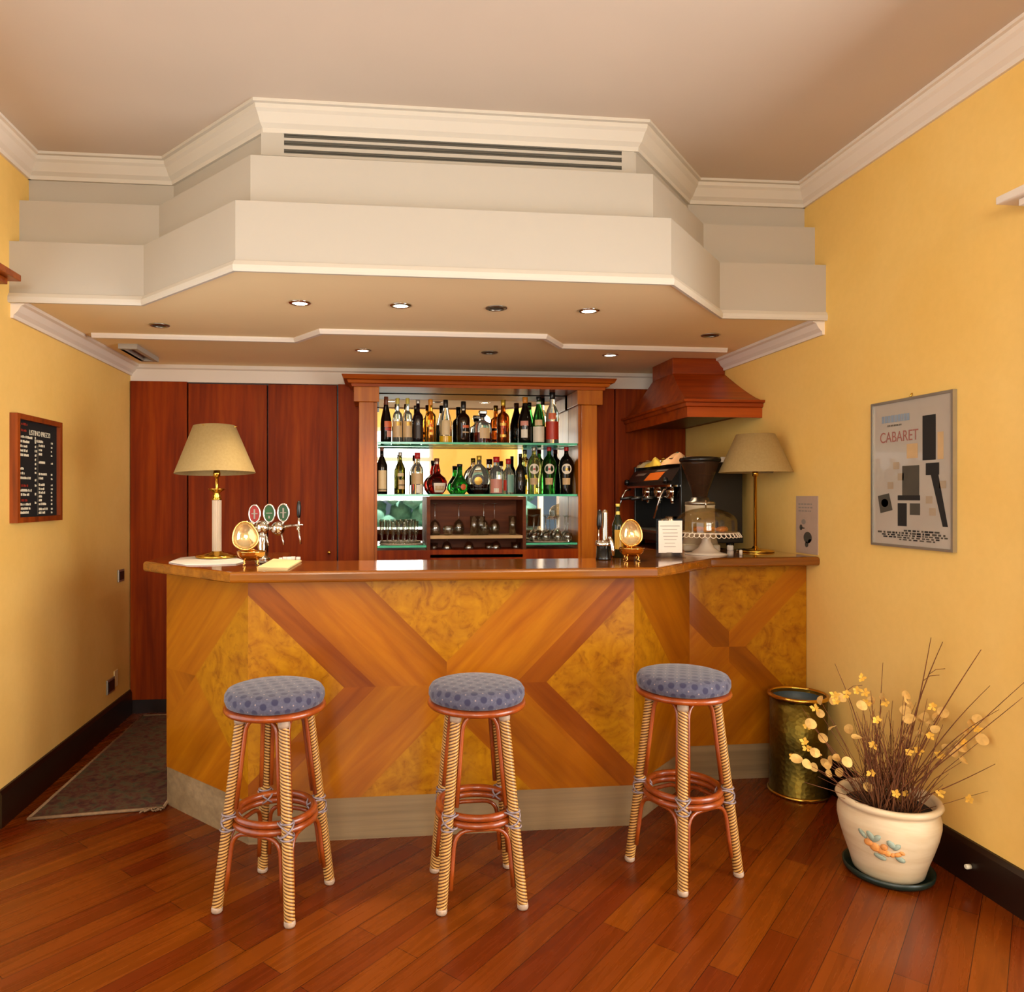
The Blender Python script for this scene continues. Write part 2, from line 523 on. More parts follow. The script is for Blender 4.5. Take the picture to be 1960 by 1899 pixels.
def arcpts(c, r, a0, a1, n, plane='xz'):
    o = []
    for i in range(n + 1):
        a = a0 + (a1 - a0) * i / n
        x, y = r * math.cos(a), r * math.sin(a)
        o.append({'xz': (c[0] + x, c[1], c[2] + y), 'yz': (c[0], c[1] + x, c[2] + y), 'xy': (c[0] + x, c[1] + y, c[2])}[plane])
    return o

# ------------------------------------------------------------------ objects
def tag(o, label=None, cat=None, group=None, kind=None):
    for k, v in (('label', label), ('category', cat), ('group', group), ('kind', kind)):
        if v:
            o[k] = v
    return o

def obj(name, bm, mats, parent=None, smooth=False, loc=None, normals=True):
    if normals:
        bmesh.ops.recalc_face_normals(bm, faces=bm.faces[:])
    me = bpy.data.meshes.new(name)
    bm.to_mesh(me)
    bm.free()
    for m in (mats if isinstance(mats, (list, tuple)) else [mats]):
        me.materials.append(M[m] if isinstance(m, str) else m)
    if smooth:
        for p in me.polygons:
            p.use_smooth = True
    o = bpy.data.objects.new(name, me)
    COL.objects.link(o)
    if parent is not None:
        o.parent = parent
    if loc is not None:
        o.location = loc
    return o

def thing(name, label, cat, loc=(0, 0, 0), rotz=0.0, group=None):
    o = bpy.data.objects.new(name, None)
    o.empty_display_size = 0.05
    COL.objects.link(o)
    o.location = loc
    o.rotation_euler = (0, 0, rotz)
    return tag(o, label, cat, group)

def single(name, bm, mats, label, cat, loc=(0, 0, 0), group=None, smooth=False, rotz=0.0):
    o = obj(name, bm, mats, None, smooth, loc)
    o.rotation_euler = (0, 0, rotz)
    return tag(o, label, cat, group)

def struct(name, bm, mats, label=None, smooth=False):
    o = obj(name, bm, mats, None, smooth)
    return tag(o, label, None, None, 'structure')

def copy_tree(o, parent=None):
    c = o.copy()
    COL.objects.link(c)
    c.parent = parent
    if parent is not None:
        c.matrix_parent_inverse = o.matrix_parent_inverse.copy()
    for ch in list(o.children):
        copy_tree(ch, c)
    return c

def writing(name, text, size, mat, parent, loc, rot, depth=0.0006, align='LEFT', sx=1.0):
    cu = bpy.data.curves.new(name, 'FONT')
    cu.body = text
    cu.size = size
    cu.extrude = depth
    cu.align_x = align
    cu.materials.append(M[mat])
    tmp = bpy.data.objects.new(name + '_curve', cu)
    me = bpy.data.meshes.new_from_object(tmp)
    bpy.data.objects.remove(tmp)
    if not me.materials:
        me.materials.append(M[mat])
    o = bpy.data.objects.new(name, me)
    COL.objects.link(o)
    o.parent = parent
    o.location = loc
    o.rotation_euler = rot
    o.scale = (sx, 1, 1)
    return o

build_mats()
# ------------------------------------------------------------------ the room
def wall_hole(bm, axis, p0, p1, a0, a1, z0, z1, h0, h1, hz0, hz1):
    """wall between p0 and p1 on one axis with one rectangular opening"""
    A = [a0, h0, h1, a1]
    Z = [z0, hz0, hz1, z1]
    def vert(p, a, z):
        return bm.verts.new((p, a, z) if axis == 'x' else (a, p, z))
    G = {(k, i, j): vert(p, A[i], Z[j]) for k, p in enumerate((p0, p1)) for i in range(4) for j in range(4)}
    for k in (0, 1):
        for i in range(3):
            for j in range(3):
                if (i, j) != (1, 1):
                    bm.faces.new((G[k, i, j], G[k, i + 1, j], G[k, i + 1, j + 1], G[k, i, j + 1]))
    def strip(a, b):
        bm.faces.new((G[(0,) + a], G[(0,) + b], G[(1,) + b], G[(1,) + a]))
    for i in range(3):
        strip((i, 0), (i + 1, 0)); strip((i, 3), (i + 1, 3)); strip((0, i), (0, i + 1)); strip((3, i), (3, i + 1))
    strip((1, 1), (2, 1)); strip((1, 2), (2, 2)); strip((1, 1), (1, 2)); strip((2, 1), (2, 2))

W1 = (-1.45, 0.95, 0.06, 2.62)     # garden window in the rear wall (x0, x1, z0, z1)
W2 = (-1.6, 2.1, 0.06, 2.34)       # opening in the right wall (y0, y1, z0, z1)
bm = BM(); box(bm, XL - .15, XR + .15, YR - .15, YB + .15, -.1, 0); struct('floor', bm, 'floor')
bm = BM(); box(bm, XL - .15, XR + .15, YR - .15, YB + .15, ZC, ZC + .1); struct('ceiling', bm, 'ceil')
W3 = (-1.6, 3.04, 0.0, 2.24)      # opening in the left wall under the brown cap
bm = BM(); wall_hole(bm, 'x', XL - .15, XL, YR - .15, YB + .15, -.001, ZC, W3[0], W3[1], W3[2], W3[3]); struct('wall_left', bm, 'wall')
bm = BM(); wall_hole(bm, 'x', XR, XR + .15, YR - .15, YB + .15, 0, ZC, W2[0], W2[1], W2[2], W2[3]); struct('wall_right', bm, 'wall')
bm = BM(); box(bm, XL, XR, YB, YB + .15, 0, ZC); struct('wall_back', bm, 'wall')
bm = BM(); wall_hole(bm, 'y', YR - .15, YR, XL, XR, 0, ZC, W1[0], W1[1], W1[2], W1[3]); struct('wall_rear', bm, 'wall')

# windows that let the daylight in (behind the photographer and beside him)
bm = BM()
x0, x1, z0, z1 = W1
for a, b in ((x0, x0 + .07), (x1 - .07, x1), ((x0 + x1) / 2 - .05, (x0 + x1) / 2 + .05)):
    box(bm, a, b, YR - .11, YR - .05, z0, z1)
for a, b in ((z0, z0 + .09), (z1 - .07, z1), (2.02, 2.1)):
    box(bm, x0, x1, YR - .112, YR - .048, a, b)
o = struct('window_1', bm, 'trim')
bm = BM()
y0, y1, z0, z1 = W2
for a, b in ((y0, y0 + .07), (y1 - .07, y1), (-.1, 0.0), (1.0, 1.1)):
    box(bm, XR + .05, XR + .11, a, b, z0, z1)
for a, b in ((z0, z0 + .09), (z1 - .07, z1)):
    box(bm, XR + .048, XR + .112, y0, y1, a, b)
struct('window_2', bm, 'trim')
bm = BM()
for i in range(240):
    ico(bm, (random.uniform(-3, 3.4), -6.2 + random.uniform(-.4, .4), random.uniform(0, 2.0)), random.uniform(.14, .3), 1)
tag(obj('garden_hedge', bm, 'leafgreen'), 'green hedge outside behind the garden window', 'hedge', None, 'stuff')
bm = BM(); box(bm, -6, 7, -9, YR - .16, -.12, -.02); struct('ground', bm, plain('pale_terrace', 'b9b2a4', 0.8))

# ------------------------------------------------------------------ stepped soffit over the bar
CH = [(XL, 3.385), (-1.04, 3.38), (-.538, 2.825), (1.162, 2.82), (1.611, 3.325), (XR, 3.312)]
TI = ((0.0, ZS, 2.523), (0.09, 2.523, 2.737), (0.18, 2.737, ZC))
bm = BM()
for o_, za, zb in TI:
    c = offset_chain(CH, o_)
    c[0] = (XL, c[0][1]); c[-1] = (XR, c[-1][1])
    poly = c + [(XR, YB), (XL, YB)]
    A = [bm.verts.new((x, y, za)) for x, y in poly]
    B = [bm.verts.new((x, y, zb)) for x, y in poly]
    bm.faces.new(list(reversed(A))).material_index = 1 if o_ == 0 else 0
    bm.faces.new(B)
    for i in range(len(poly)):
        bm.faces.new((A[i], A[(i + 1) % len(poly)], B[(i + 1) % len(poly)], B[i]))
struct('ceiling_soffit', bm, ['white', 'soffit'])
# small bead along the soffit's lower edge
bm = BM(); sweep(bm, CH, [(0, ZS - .012), (.012, ZS - .012), (.016, ZS - .002), (.016, ZS + .012), (.006, ZS + .03), (0, ZS + .03)]); struct('trim_1', bm, 'trim2')
CROWN = [(0, ZC - .105), (.012, ZC - .105), (.014, ZC - .088), (.03, ZC - .074), (.05, ZC - .04), (.06, ZC - .03), (.062, ZC - .014), (.075, ZC - .012), (.075, ZC), (0, ZC)]
c = offset_chain(CH, .18); c[0] = (XL, c[0][1]); c[-1] = (XR, c[-1][1])
bm = BM(); sweep(bm, c, CROWN); struct('trim_2', bm, 'trim2')
bm = BM(); sweep(bm, [(XL, YR), (XL, c[0][1])], CROWN); struct('trim_3', bm, 'trim')
bm = BM(); sweep(bm, [(XR, c[-1][1]), (XR, YR)], CROWN); struct('trim_4', bm, 'trim')
COVE = [(0, ZS - .075), (.012, ZS - .075), (.014, ZS - .06), (.03, ZS - .045), (.045, ZS - .02), (.06, ZS - .014), (.06, ZS), (0, ZS)]
bm = BM(); sweep(bm, [(XL, CH[0][1] + .01), (XL, YB - .02)], COVE); struct('trim_5', bm, 'trim')
bm = BM(); sweep(bm, [(XR, YB - .02), (XR, CH[-1][1] + .01)], COVE); struct('trim_6', bm, 'trim')
ZP = 2.155                          # top of the wood panelling
bm = BM(); sweep(bm, [(XL, YB - .03), (XR, YB - .03)], [(-.03, ZP), (.012, ZP), (.012, ZS - .03), (.03, ZS - .022), (.034, ZS), (-.03, ZS)]); struct('trim_7', bm, 'trim')
# white moulding that runs across the soffit's underside
mc = [(-1.5, 4.045), (-.443, 4.05), (-.289, 3.82), (.864, 3.815), (1.01, 4.05), (2.0, 4.06)]
bm = BM(); sweep(bm, mc, [(0, ZS - .024), (.022, ZS - .024), (.03, ZS - .01), (.03, ZS), (0, ZS)]); struct('trim_8', bm, 'trim')
# skirting
SK = [(0, 0), (.016, 0), (.016, .14), (.008, .158), (0, .16)]
bm = BM(); sweep(bm, [(XL, 3.29), (XL, 4.93)], SK); struct('baseboard_left', bm, 'base')
bm = BM(); sweep(bm, [(XR, 3.46), (XR, 2.2)], SK); struct('baseboard_right', bm, 'base')
# caps over the openings at the frame's edges
bm = BM()
for out_, ye, za, zb in ((.05, 3.15, 2.25, 2.28), (.085, 3.195, 2.28, 2.305), (.118, 3.238, 2.305, 2.332)):
    box(bm, XL, XL + out_, -1.7, ye, za, zb, 0, .004)
o = struct('door_1', bm, 'cherryx')
bm = BM(); box(bm, XL, XL + .03, 3.04, 3.13, 0, 2.25); obj('casing', bm, 'cherry', o)
bm = BM()
for out_, ys, za, zb in ((.03, 2.125, 2.335, 2.358), (.062, 2.18, 2.358, 2.381), (.096, 2.232, 2.381, 2.406)):
    box(bm, XR - out_, XR, -1.8, ys, za, zb, 0, .004)
struct('trim_9', bm, 'trim')
bm = BM(); box(bm, XR - .012, XR, 2.1, 2.19, 0, 2.335); struct('trim_10', bm, 'trim')

# ------------------------------------------------------------------ cherry panelling on the back wall
YP = 4.93
bm = BM(); box(bm, XL, XR, YB - .009, YB, 0, ZP); struct('trim_11', bm, 'base')
seams = [XL, on_y(359, 900, YP)[0], on_y(512, 900, YP)[0], on_y(646, 900, YP)[0], on_y(687, 900, 4.68)[0] + .004]
names = ['narrow tall cherry panel beside the yellow wall, behind the left lamp',
         'tall cherry panel right behind the shaded lamp with the white column',
         'tall cherry panel with a small lock behind the beer tap tower',
         'slim cherry panel between the lockable panel and the bottle cabinet']
for i in range(4):
    a, b = seams[i] + .005, seams[i + 1] - .005
    zt = ZP - (0.0 if i in (0, 3) else 0.012 if i == 1 else .008)
    t = thing('wood_panel', names[i], 'wall panel', ((a + b) / 2, YP, 0), 0, 'cherry panels on the back wall')
    bm = BM(); box(bm, -(b - a) / 2, (b - a) / 2, 0, .05, .09, zt, 0, .002)
    obj('board', bm, 'panel', t)
    bm = BM(); box(bm, -(b - a) / 2, (b - a) / 2, .012, .05, 0, .09)
    obj('kick_plate', bm, 'base', t)
    if i == 2:
        x, z = on_y(630, 1057, YP)
        bm = BM(); lathe(bm, [(.012, 0), (.012, .008), (.007, .012), (0, .012)], 16, (x - (a + b) / 2, 0, z), 0, M4=Matrix.Rotation(PI / 2, 4, 'X'))
        tag(obj('lock', bm, 'brass', t), 'small brass lock')
xr0 = on_y(1143, 900, 4.68)[0] - .003
for i, (a, b, lab) in enumerate(((xr0, on_y(1177, 900, YP)[0], 'slim cherry panel at the right edge of the bottle cabinet'),
                                 (on_y(1177, 900, YP)[0], XR, 'wide cherry panel behind the coffee machine under the hood'))):
    t = thing('wood_panel', lab, 'wall panel', ((a + b) / 2, YP, 0), 0, 'cherry panels on the back wall')
    bm = BM(); box(bm, -(b - a) / 2 + .004, (b - a) / 2 - .004, 0, .05, .0, ZP, 0, .002)
    obj('board', bm, 'panel', t)

# ------------------------------------------------------------------ ceiling fittings
def grille():
    Y = 3.0
    t = thing('air_vent', 'long white air vent with three dark slots high on the stepped soffit', 'air vent', (0, Y, 0))
    xa, za = on_y(544, 252, Y); xb, _ = on_y(1189, 290, Y)
    zs = [on_y(544, v, Y)[1] for v in (252, 264.5, 269.5, 279, 286, 294)]
    bm = BM()
    xe0, xe1 = xa - .09, xb + .055
    zt, zb = zs[0] + .03, zs[5] - .012
    Z = [zt, zs[0], zs[1], zs[2], zs[3], zs[4], zs[5], zb]
    for k in (0, 2, 4, 6):
        box(bm, xe0, xe1, -.007, 0.0, Z[k + 1], Z[k])
    for k in (1, 3, 5):
        box(bm, xe0, xa, -.007, 0, Z[k + 1], Z[k]); box(bm, xb, xe1, -.007, 0, Z[k + 1], Z[k])
    bmesh.ops.remove_doubles(bm, verts=bm.verts[:], dist=1e-5)
    obj('face_plate', bm, 'white', t)
    for k in (1, 3, 5):
        bm = BM(); box(bm, xa, xb, -.0022, -.0005, Z[k + 1], Z[k])
        h = (Z[k] - Z[k + 1])
        box(bm, xa, xb, -.006, -.0022, Z[k + 1] + h * .45, Z[k + 1] + h * .6)
        obj('slot', bm, 'slot', t)
grille()

def downlight(u, v, lit, lab):
    x, y = on_z(u, v, ZS)
    t = thing('ceiling_spotlight', lab, 'spotlight', (x, y, ZS), 0, 'recessed spotlights under the soffit')
    bm = BM(); lathe(bm, [(.034, -.001), (.034, -.006), (.048, -.004), (.05, 0), (.034, 0), (.034, -.001)], 28, capb=False, capt=False)
    obj('ring', bm, 'steel' if not lit else 'chrome', t)
    bm = BM(); lathe(bm, [(0, -.002), (.034, -.002)] if lit else [(0, -.001), (.012, -.001), (.014, -.003), (.033, -.0012)], 24, capt=False)
    obj('bulb', bm, 'bulb' if lit else 'slot', t)
    if lit:
        L = bpy.data.lights.new('spot_lamp', 'SPOT')
        L.energy = SPOT_W
        L.color = (1.0, 0.80, 0.55)
        L.spot_size = math.radians(80)
        L.spot_blend = 0.7
        L.shadow_soft_size = .035
        lo = bpy.data.objects.new('spot_lamp', L)
        COL.objects.link(lo)
        lo.location = (x, y, ZS - .012)
DL = [(574, 579, 1, 'lit ceiling spot furthest left of the front row'), (767, 584, 1, 'lit ceiling spot in the front row, between another lit one and an unlit one'),
      (950, 589, 0, 'unlit ceiling spot in the middle of the front row'), (1127, 594, 1, 'lit ceiling spot furthest right of the front row'),
      (305, 622, 0, 'unlit ceiling spot near the yellow wall and the ceiling hatch'), (1360, 641, 0, 'unlit ceiling spot in the corner above the wooden hood'),
      (695, 670, 1, 'lit ceiling spot behind the moulding, above the left end of the bottle cabinet'), (937, 674, 0, 'unlit ceiling spot behind the moulding, above the bottles'),
      (1168, 679, 1, 'lit ceiling spot behind the moulding beside the wooden hood')]
for d in DL:
    downlight(*d)

# open square vent in the soffit's left rear corner
x0, y0 = on_z(226, 657, ZS); x1, y1 = on_z(304, 684, ZS)
x0 = max(XL + .075, x0)
t = thing('ceiling_vent', 'square framed ceiling vent in the corner above the tall panels', 'ceiling vent', ((x0 + x1) / 2, (y0 + y1) / 2, ZS))
hx, hy = (x1 - x0) / 2, abs(y1 - y0) / 2
bm = BM()
for a, b, c_, d in ((-hx, hx, -hy, -hy + .03), (-hx, hx, hy - .03, hy), (-hx, -hx + .025, -hy + .03, hy - .03), (hx - .025, hx, -hy + .03, hy - .03), (-.05, -.03, -hy + .03, hy - .03)):
    box(bm, a, b, c_, d, -.028, 0)
bmesh.ops.remove_doubles(bm, verts=bm.verts[:], dist=1e-5)
obj('frame', bm, 'white', t)
bm = BM(); box(bm, -hx + .02, hx - .02, -hy + .02, hy - .02, -.006, -.001); obj('filter', bm, 'frame', t)

# ------------------------------------------------------------------ things on the side walls
def wall_plate(name, lab, y, z, w, h, mats, x=XL, sgn=1):
    t = thing(name, lab, 'socket', (x, y, z), 0, 'dark sockets on the yellow wall')
    bm = BM(); box(bm, 0, sgn * .009, -w / 2, w / 2, -h / 2, h / 2, 0, .002); obj('plate', bm, mats[0], t)
    bm = BM(); box(bm, sgn * .009, sgn * .012, -w / 2 + .012, w / 2 - .012, -h / 2 + .012, h / 2 - .012); obj('insert', bm, mats[1], t)
y, z = on_x(230, 1101, XL); wall_plate('wall_socket', 'small dark socket on the yellow wall at bar top height', y, z, .10, .075, ('silver', 'blackm'))
y, z = on_x(210, 1312, XL); wall_plate('wall_socket', 'small dark socket on the yellow wall low above the skirting', y, z, .12, .085, ('silver', 'blackm'))
y, z = on_x(221, 1298, XL)
bm = BM(); box(bm, 0, .006, -.03, .03, -.05, .05, 0, .002)
single('blank_plate', bm, 'cream', 'plain cream cover plate on the wall beside the low socket', 'cover plate', (XL, y, z))

# price board
ya, _ = on_x(18, 895, XL); yb, _ = on_x(106, 900, XL)
zt, zb = 1.775, 1.291
t = thing('price_board', 'black letter board in a brown wooden frame on the left yellow wall', 'notice board', (XL, (ya + yb) / 2, (zt + zb) / 2))
hw, hh = (yb - ya) / 2, (zt - zb) / 2
bm = BM()
for a, b, c_, d in ((-hw, -hw + .024, -hh, hh), (hw - .024, hw, -hh, hh), (-hw + .024, hw - .024, hh - .024, hh), (-hw + .024, hw - .024, -hh, -hh + .024)):
    box(bm, 0, .034, a, b, c_, d)
bmesh.ops.remove_doubles(bm, verts=bm.verts[:], dist=1e-5)
obj('frame', bm, 'frame', t)
bm = BM(); box(bm, .001, .016, -hw + .02, hw - .02, -hh + .02, hh - .02); obj('letter_panel', bm, 'board', t)
RT = (PI / 2, 0, PI / 2)
writing('heading', 'LISTINO PREZZI', .033, 'letter', t, (.0168, -.085, hh - .085), RT, .0006, sx=.92)
writing('subheading', 'IN EURO', .017, 'letter', t, (.0168, -.03, hh - .115), RT)
bm = BM(); box(bm, .0162, .0185, -.003, .003, -hh + .03, hh - .13); obj('divider', bm, 'slot', t)
bm = BM(); rr = random.Random(3)
def words_row(y0, z, n, mi, h=.011):
    y = y0
    for k in range(n):
        w = rr.uniform(.0035, .008)
        hh_ = h * rr.choice((1, 1, .8))
        box(bm, .0162, .0172, y, y + w, z, z + hh_, mi)
        y += w + rr.choice((.0018, .0018, .0018, .007))
rows_l = [(.165, 6, 1), (.137, 6, 1), (.108, 12, 0), (.087, 11, 0), (.066, 8, 0), (.046, 10, 0), (.026, 11, 0), (-.035, 5, 0), (-.056, 5, 0), (-.077, 13, 0), (-.112, 7, 1), (-.133, 13, 0), (-.152, 10, 0), (-.178, 7, 1), (-.196, 11, 0)]
rows_l = [(z + .03, n, m_) for z, n, m_ in rows_l] + [(-.185, 12, 0), (-.203, 11, 0)]
for z, n, m_ in rows_l:
    if -hh + .03 < z < hh - .04:
        words_row(-hw + (.052 if not m_ else .07), z, n, m_)
for z in (.12, .10, .08, .06, .04, .02, 0, -.02, -.04, -.075, -.10, -.14, -.18):
    words_row(-.028, z + .02, 2, 0)
for z, n in ((.128, 5), (.108, 6), (.088, 4), (.068, 5), (.03, 8), (-.025, 10), (-.045, 6), (-.075, 8), (-.094, 5), (-.112, 7), (-.13, 5), (-.148, 4), (-.166, 8), (-.19, 9), (-.207, 7)):
    words_row(.012, z, n, 0)
    words_row(.14, z, 2, 0, .009)
obj('menu_lines', bm, ['letter', 'letterr'], t)

# framed poster on the right wall: grey paper, a plain dark composition in place of the printed figure
ya, yb, zb, zt = 2.507, 2.964, 1.199, 1.808
t = thing('framed_poster', 'large grey framed poster on the right yellow wall', 'poster', (XR, (ya + yb) / 2, (zt + zb) / 2))
hw, hh = (yb - ya) / 2, (zt - zb) / 2
bm = BM()
for a, b, c_, d in ((-hw, -hw + .01, -hh, hh), (hw - .01, hw, -hh, hh), (-hw + .01, hw - .01, hh - .01, hh), (-hw + .01, hw - .01, -hh, -hh + .01)):
    box(bm, -.018, 0, a, b, c_, d)
bmesh.ops.remove_doubles(bm, verts=bm.verts[:], dist=1e-5)
obj('frame', bm, 'silver', t)
bm = BM(); box(bm, -.012, -.001, -hw + .008, hw - .008, -hh + .008, hh - .008); obj('sheet', bm, 'poster', t)
bm = BM()
def pp(s, w):                       # sheet coordinates: s from the left edge 0..1, w from the top 0..1
    return (-.0128, hw - .012 - s * (2 * hw - .024), hh - .012 - w * (2 * hh - .024))
def flat(pts, mi):
    quad(bm, [pp(*p) for p in pts], mi)
def disc(s, w, rs, rw, mi, n=20):
    quad(bm, [pp(s + rs * math.cos(2 * PI * i / n), w + rw * math.sin(2 * PI * i / n)) for i in range(n)], mi)
# blue block letters along the top, too small to read
rr = random.Random(5)
s = .12
while s < .46:
    w_ = rr.uniform(.022, .04)
    flat([(s, .085), (s + w_, .085), (s + w_, .135), (s, .135)], 1); s += w_ + .008
for k in range(9):
    s = .2 + k * .022
    flat([(s, .152), (s + .014, .152), (s + .014, .164), (s, .164)], 2)
# plain composition: tall slab, leaning bars, pale patches
flat([(.66, .12), (.82, .12), (.82, .42), (.66, .42)], 0)
flat([(.70, .44), (.86, .44), (.86, .52), (.70, .52)], 0)
flat([(.76, .52), (.85, .52), (.96, .86), (.90, .86)], 0)
flat([(.46, .30), (.60, .30), (.60, .40), (.46, .40)], 3)
flat([(.84, .24), (.91, .24), (.91, .42), (.84, .42)], 3)
flat([(.40, .45), (.62, .45), (.62, .655), (.40, .655)], 4)
flat([(.34, .655), (.63, .655), (.63, .69), (.34, .69)], 0)
flat([(.34, .71), (.46, .71), (.46, .87), (.34, .87)], 0)
flat([(.50, .71), (.63, .71), (.63, .79), (.50, .79)], 4)
flat([(.06, .66), (.22, .64), (.27, .76), (.10, .785)], 4)
disc(.16, .71, .05, .03, 3)
for s, w, a in ((.28, .42, 3), (.34, .5, 3), (.2, .56, 3), (.7, .66, 3), (.74, .74, 3), (.86, .56, 3)):
    flat([(s, w), (s + .08, w), (s + .08, w + .05), (s, w + .05)], 5)
for w, n0, n1, h in ((.895, .42, .82, .012), (.912, .06, .94, .014), (.93, .12, .94, .010), (.945, .14, .86, .010), (.96, .36, .8, .009)):
    s = n0
    while s < n1:
        l = rr.uniform(.02, .06)
        flat([(s, w), (s + l, w), (s + l, w + h), (s, w + h)], 0 if rr.random() < .5 else 2); s += l + rr.uniform(.008, .03)
obj('print', bm, ['inkd', 'inkb', 'slot', 'inks', 'slot', 'poster2'], t, normals=False)
writing('title', 'CABARET', .062, 'inkr', t, pp(.09, .275), (PI / 2, 0, -PI / 2), .0004, sx=.84)
bm = BM(); tube(bm, [(-.01, 0, hh), (-.006, 0, hh + .014), (-.002, 0, hh + .016)], .003, 6); obj('hook', bm, 'brass', t)

# small flyer leaning on the right wall behind the bar's end
ya, yb = 3.372, 3.56
t = thing('wall_flyer', 'small pinkish printed flyer on the right wall at the end of the bar', 'flyer', (XR, (ya + yb) / 2, ZT))
bm = BM(); box(bm, -.004, -.001, -(yb - ya) / 2, (yb - ya) / 2, .006, .296); obj('sheet', bm, 'flyer', t)
bm = BM()
def pf(s, w):
    return (-.0046, (yb - ya) / 2 * (1 - 2 * s), .296 - w * .29)
def fdisc(s, w, rs, rw, mi, n=18):
    quad(bm, [pf(s + rs * math.cos(2 * PI * i / n), w + rw * math.sin(2 * PI * i / n)) for i in range(n)], mi)
for w in (.13, .19, .25):
    s = .12
    while s < .72:
        l = rr.uniform(.05, .14)
        quad(bm, [pf(s, w), pf(s + l, w), pf(s + l, w + .022), pf(s, w + .022)], 1); s += l + .03
fdisc(.36, .45, .10, .045, 1); fdisc(.24, .55, .07, .05, 0); fdisc(.34, .56, .08, .012, 0)
fdisc(.55, .72, .19, .10, 0); fdisc(.68, .79, .12, .05, 2); fdisc(.5, .84, .08, .05, 0)
obj('print', bm, ['slot', 'ink', 'flyer'], t, normals=False)

# door stop on the right skirting
y, z = on_x(1855, 1677, XR - .02)
bm = BM(); tube(bm, [(0, 0, 0), (-.016, 0, 0), (-.019, 0, 0)], [.009, .009, .006], 12)
single('door_stop', bm, 'letter', 'small pale door stop on the dark skirting beside the flower pot', 'door stop', (XR - .016, y, .07))

# rug in the passage
pts = [(-1.515, 3.36), (-.966, 3.415), (-.966, 4.86), (-1.50, 4.86)]
t = thing('rug', 'faded oriental rug on the passage floor left of the bar', 'rug', (0, 0, 0))
bm = BM(); prism(bm, pts, .0005, .009); obj('pile', bm, 'rug', t)
bm = BM()
for a, b in zip(pts, pts[1:] + pts[:1]):
    tube(bm, [(a[0], a[1], .008), (b[0], b[1], .008)], .0075, 6)
obj('edging', bm, 'fringe', t)
bm = BM()
for k in range(26):
    a = Vector((-.99 + rr.uniform(-.05, .03), 3.405 + rr.uniform(-.004, .004), .008))
    tube(bm, [a, a + Vector((rr.uniform(-.03, .03), rr.uniform(-.04, -.01), rr.uniform(.0, .016)))], .003, 5)
obj('fringe', bm, 'fringe', t)

# ------------------------------------------------------------------ the bar counter
FY, CX0, CX1, WY, ZK = 3.03, -.527, 1.084, 3.47, .173      # front plane, its two corners, wing plane, kick plate height
DG = WY - FY                                              # the wings' chamfers run at 45 degrees
ZPT = 1.069
bar = thing('bar_counter', 'wooden bar counter with inlaid burl diamonds and a grey kick plate', 'bar counter', (.28, FY, 0))

def veneer_panel(name, w, polys, parent, loc, rotz):
    """a board of width w built of flush veneer pieces (x, z, slot)"""
    bm = BM()
    for pts, mi in polys:
        quad(bm, [(x, 0, z) for x, z in pts], mi)
    bm.normal_update()
    for f in bm.faces:
        if f.normal.y > 0:
            f.normal_flip()
    # back board gives the veneer its thickness
    box(bm, 0, w, .0004, .024, ZK, ZPT, 1)
    o = obj(name, bm, ['burl', 'rise', 'fall', 'risedark', 'falldark'], parent, normals=False)
    o.location = loc
    o.rotation_euler = (0, 0, rotz)
    return o

def clip(poly, a, b, c):
    """keep the part of a polygon where a*x + b*z <= c"""
    out = []
    n = len(poly)
    for i in range(n):
        p, q = poly[i], poly[(i + 1) % n]
        dp, dq = a * p[0] + b * p[1] - c, a * q[0] + b * q[1] - c
        if dp <= 0:
            out.append(p)
        if dp * dq < 0:
            t = dp / (dp - dq)
            out.append((p[0] + (q[0] - p[0]) * t, p[1] + (q[1] - p[1]) * t))
    return out

def mosaic(w, cx, cz, ax, az, strip, z0=ZK, z1=ZPT, left=True, right=True, top=True, bottom=True):
    """X-shaped marquetry: burl triangles with their points ax / az from the centre, banded grain between"""
    R = [(0, z0), (w, z0), (w, z1), (0, z1)]
    P = []
    tri = clip(clip(R, 1, -1, cx - (cz + az)), -1, -1, -cx - (cz + az))          # above both rising edges
    if top: P.append((tri, 0))
    tri = clip(clip(R, -1, 1, -cx + (cz - az)), 1, 1, cx + (cz - az))
    if bottom: P.append((tri, 0))
    if left: P.append((clip(clip(R, 1, 1, cx - ax + cz), 1, -1, cx - ax - cz), 0))
    if right: P.append((clip(clip(R, -1, -1, -(cx + ax) - cz), -1, 1, -(cx + ax) + cz), 0))
    for sx in (1, -1):
        for sz in (1, -1):
            # one arm: quadrant cut by the two burl edges
            q = clip(clip(R, -sx, 0, -sx * cx), 0, -sz, -sz * cz)
            q = clip(q, -sx, sz, -sx * cx + sz * (cz + sz * az))
            q = clip(q, sx, -sz, sx * (cx + sx * ax) - sz * cz)
            g = 0 if sx * sz > 0 else 1
            # darker strip along the outer edge of the arm
            inner = clip(q, sx, -sz, sx * (cx + sx * ax) - sz * cz - strip)
            outer = clip(q, -sx, sz, -(sx * (cx + sx * ax) - sz * cz - strip))
            if len(inner) > 2: P.append((inner, 1 + g))
            if len(outer) > 2: P.append((outer, 3 + g))
    return [p for p in P if len(p[0]) > 2]

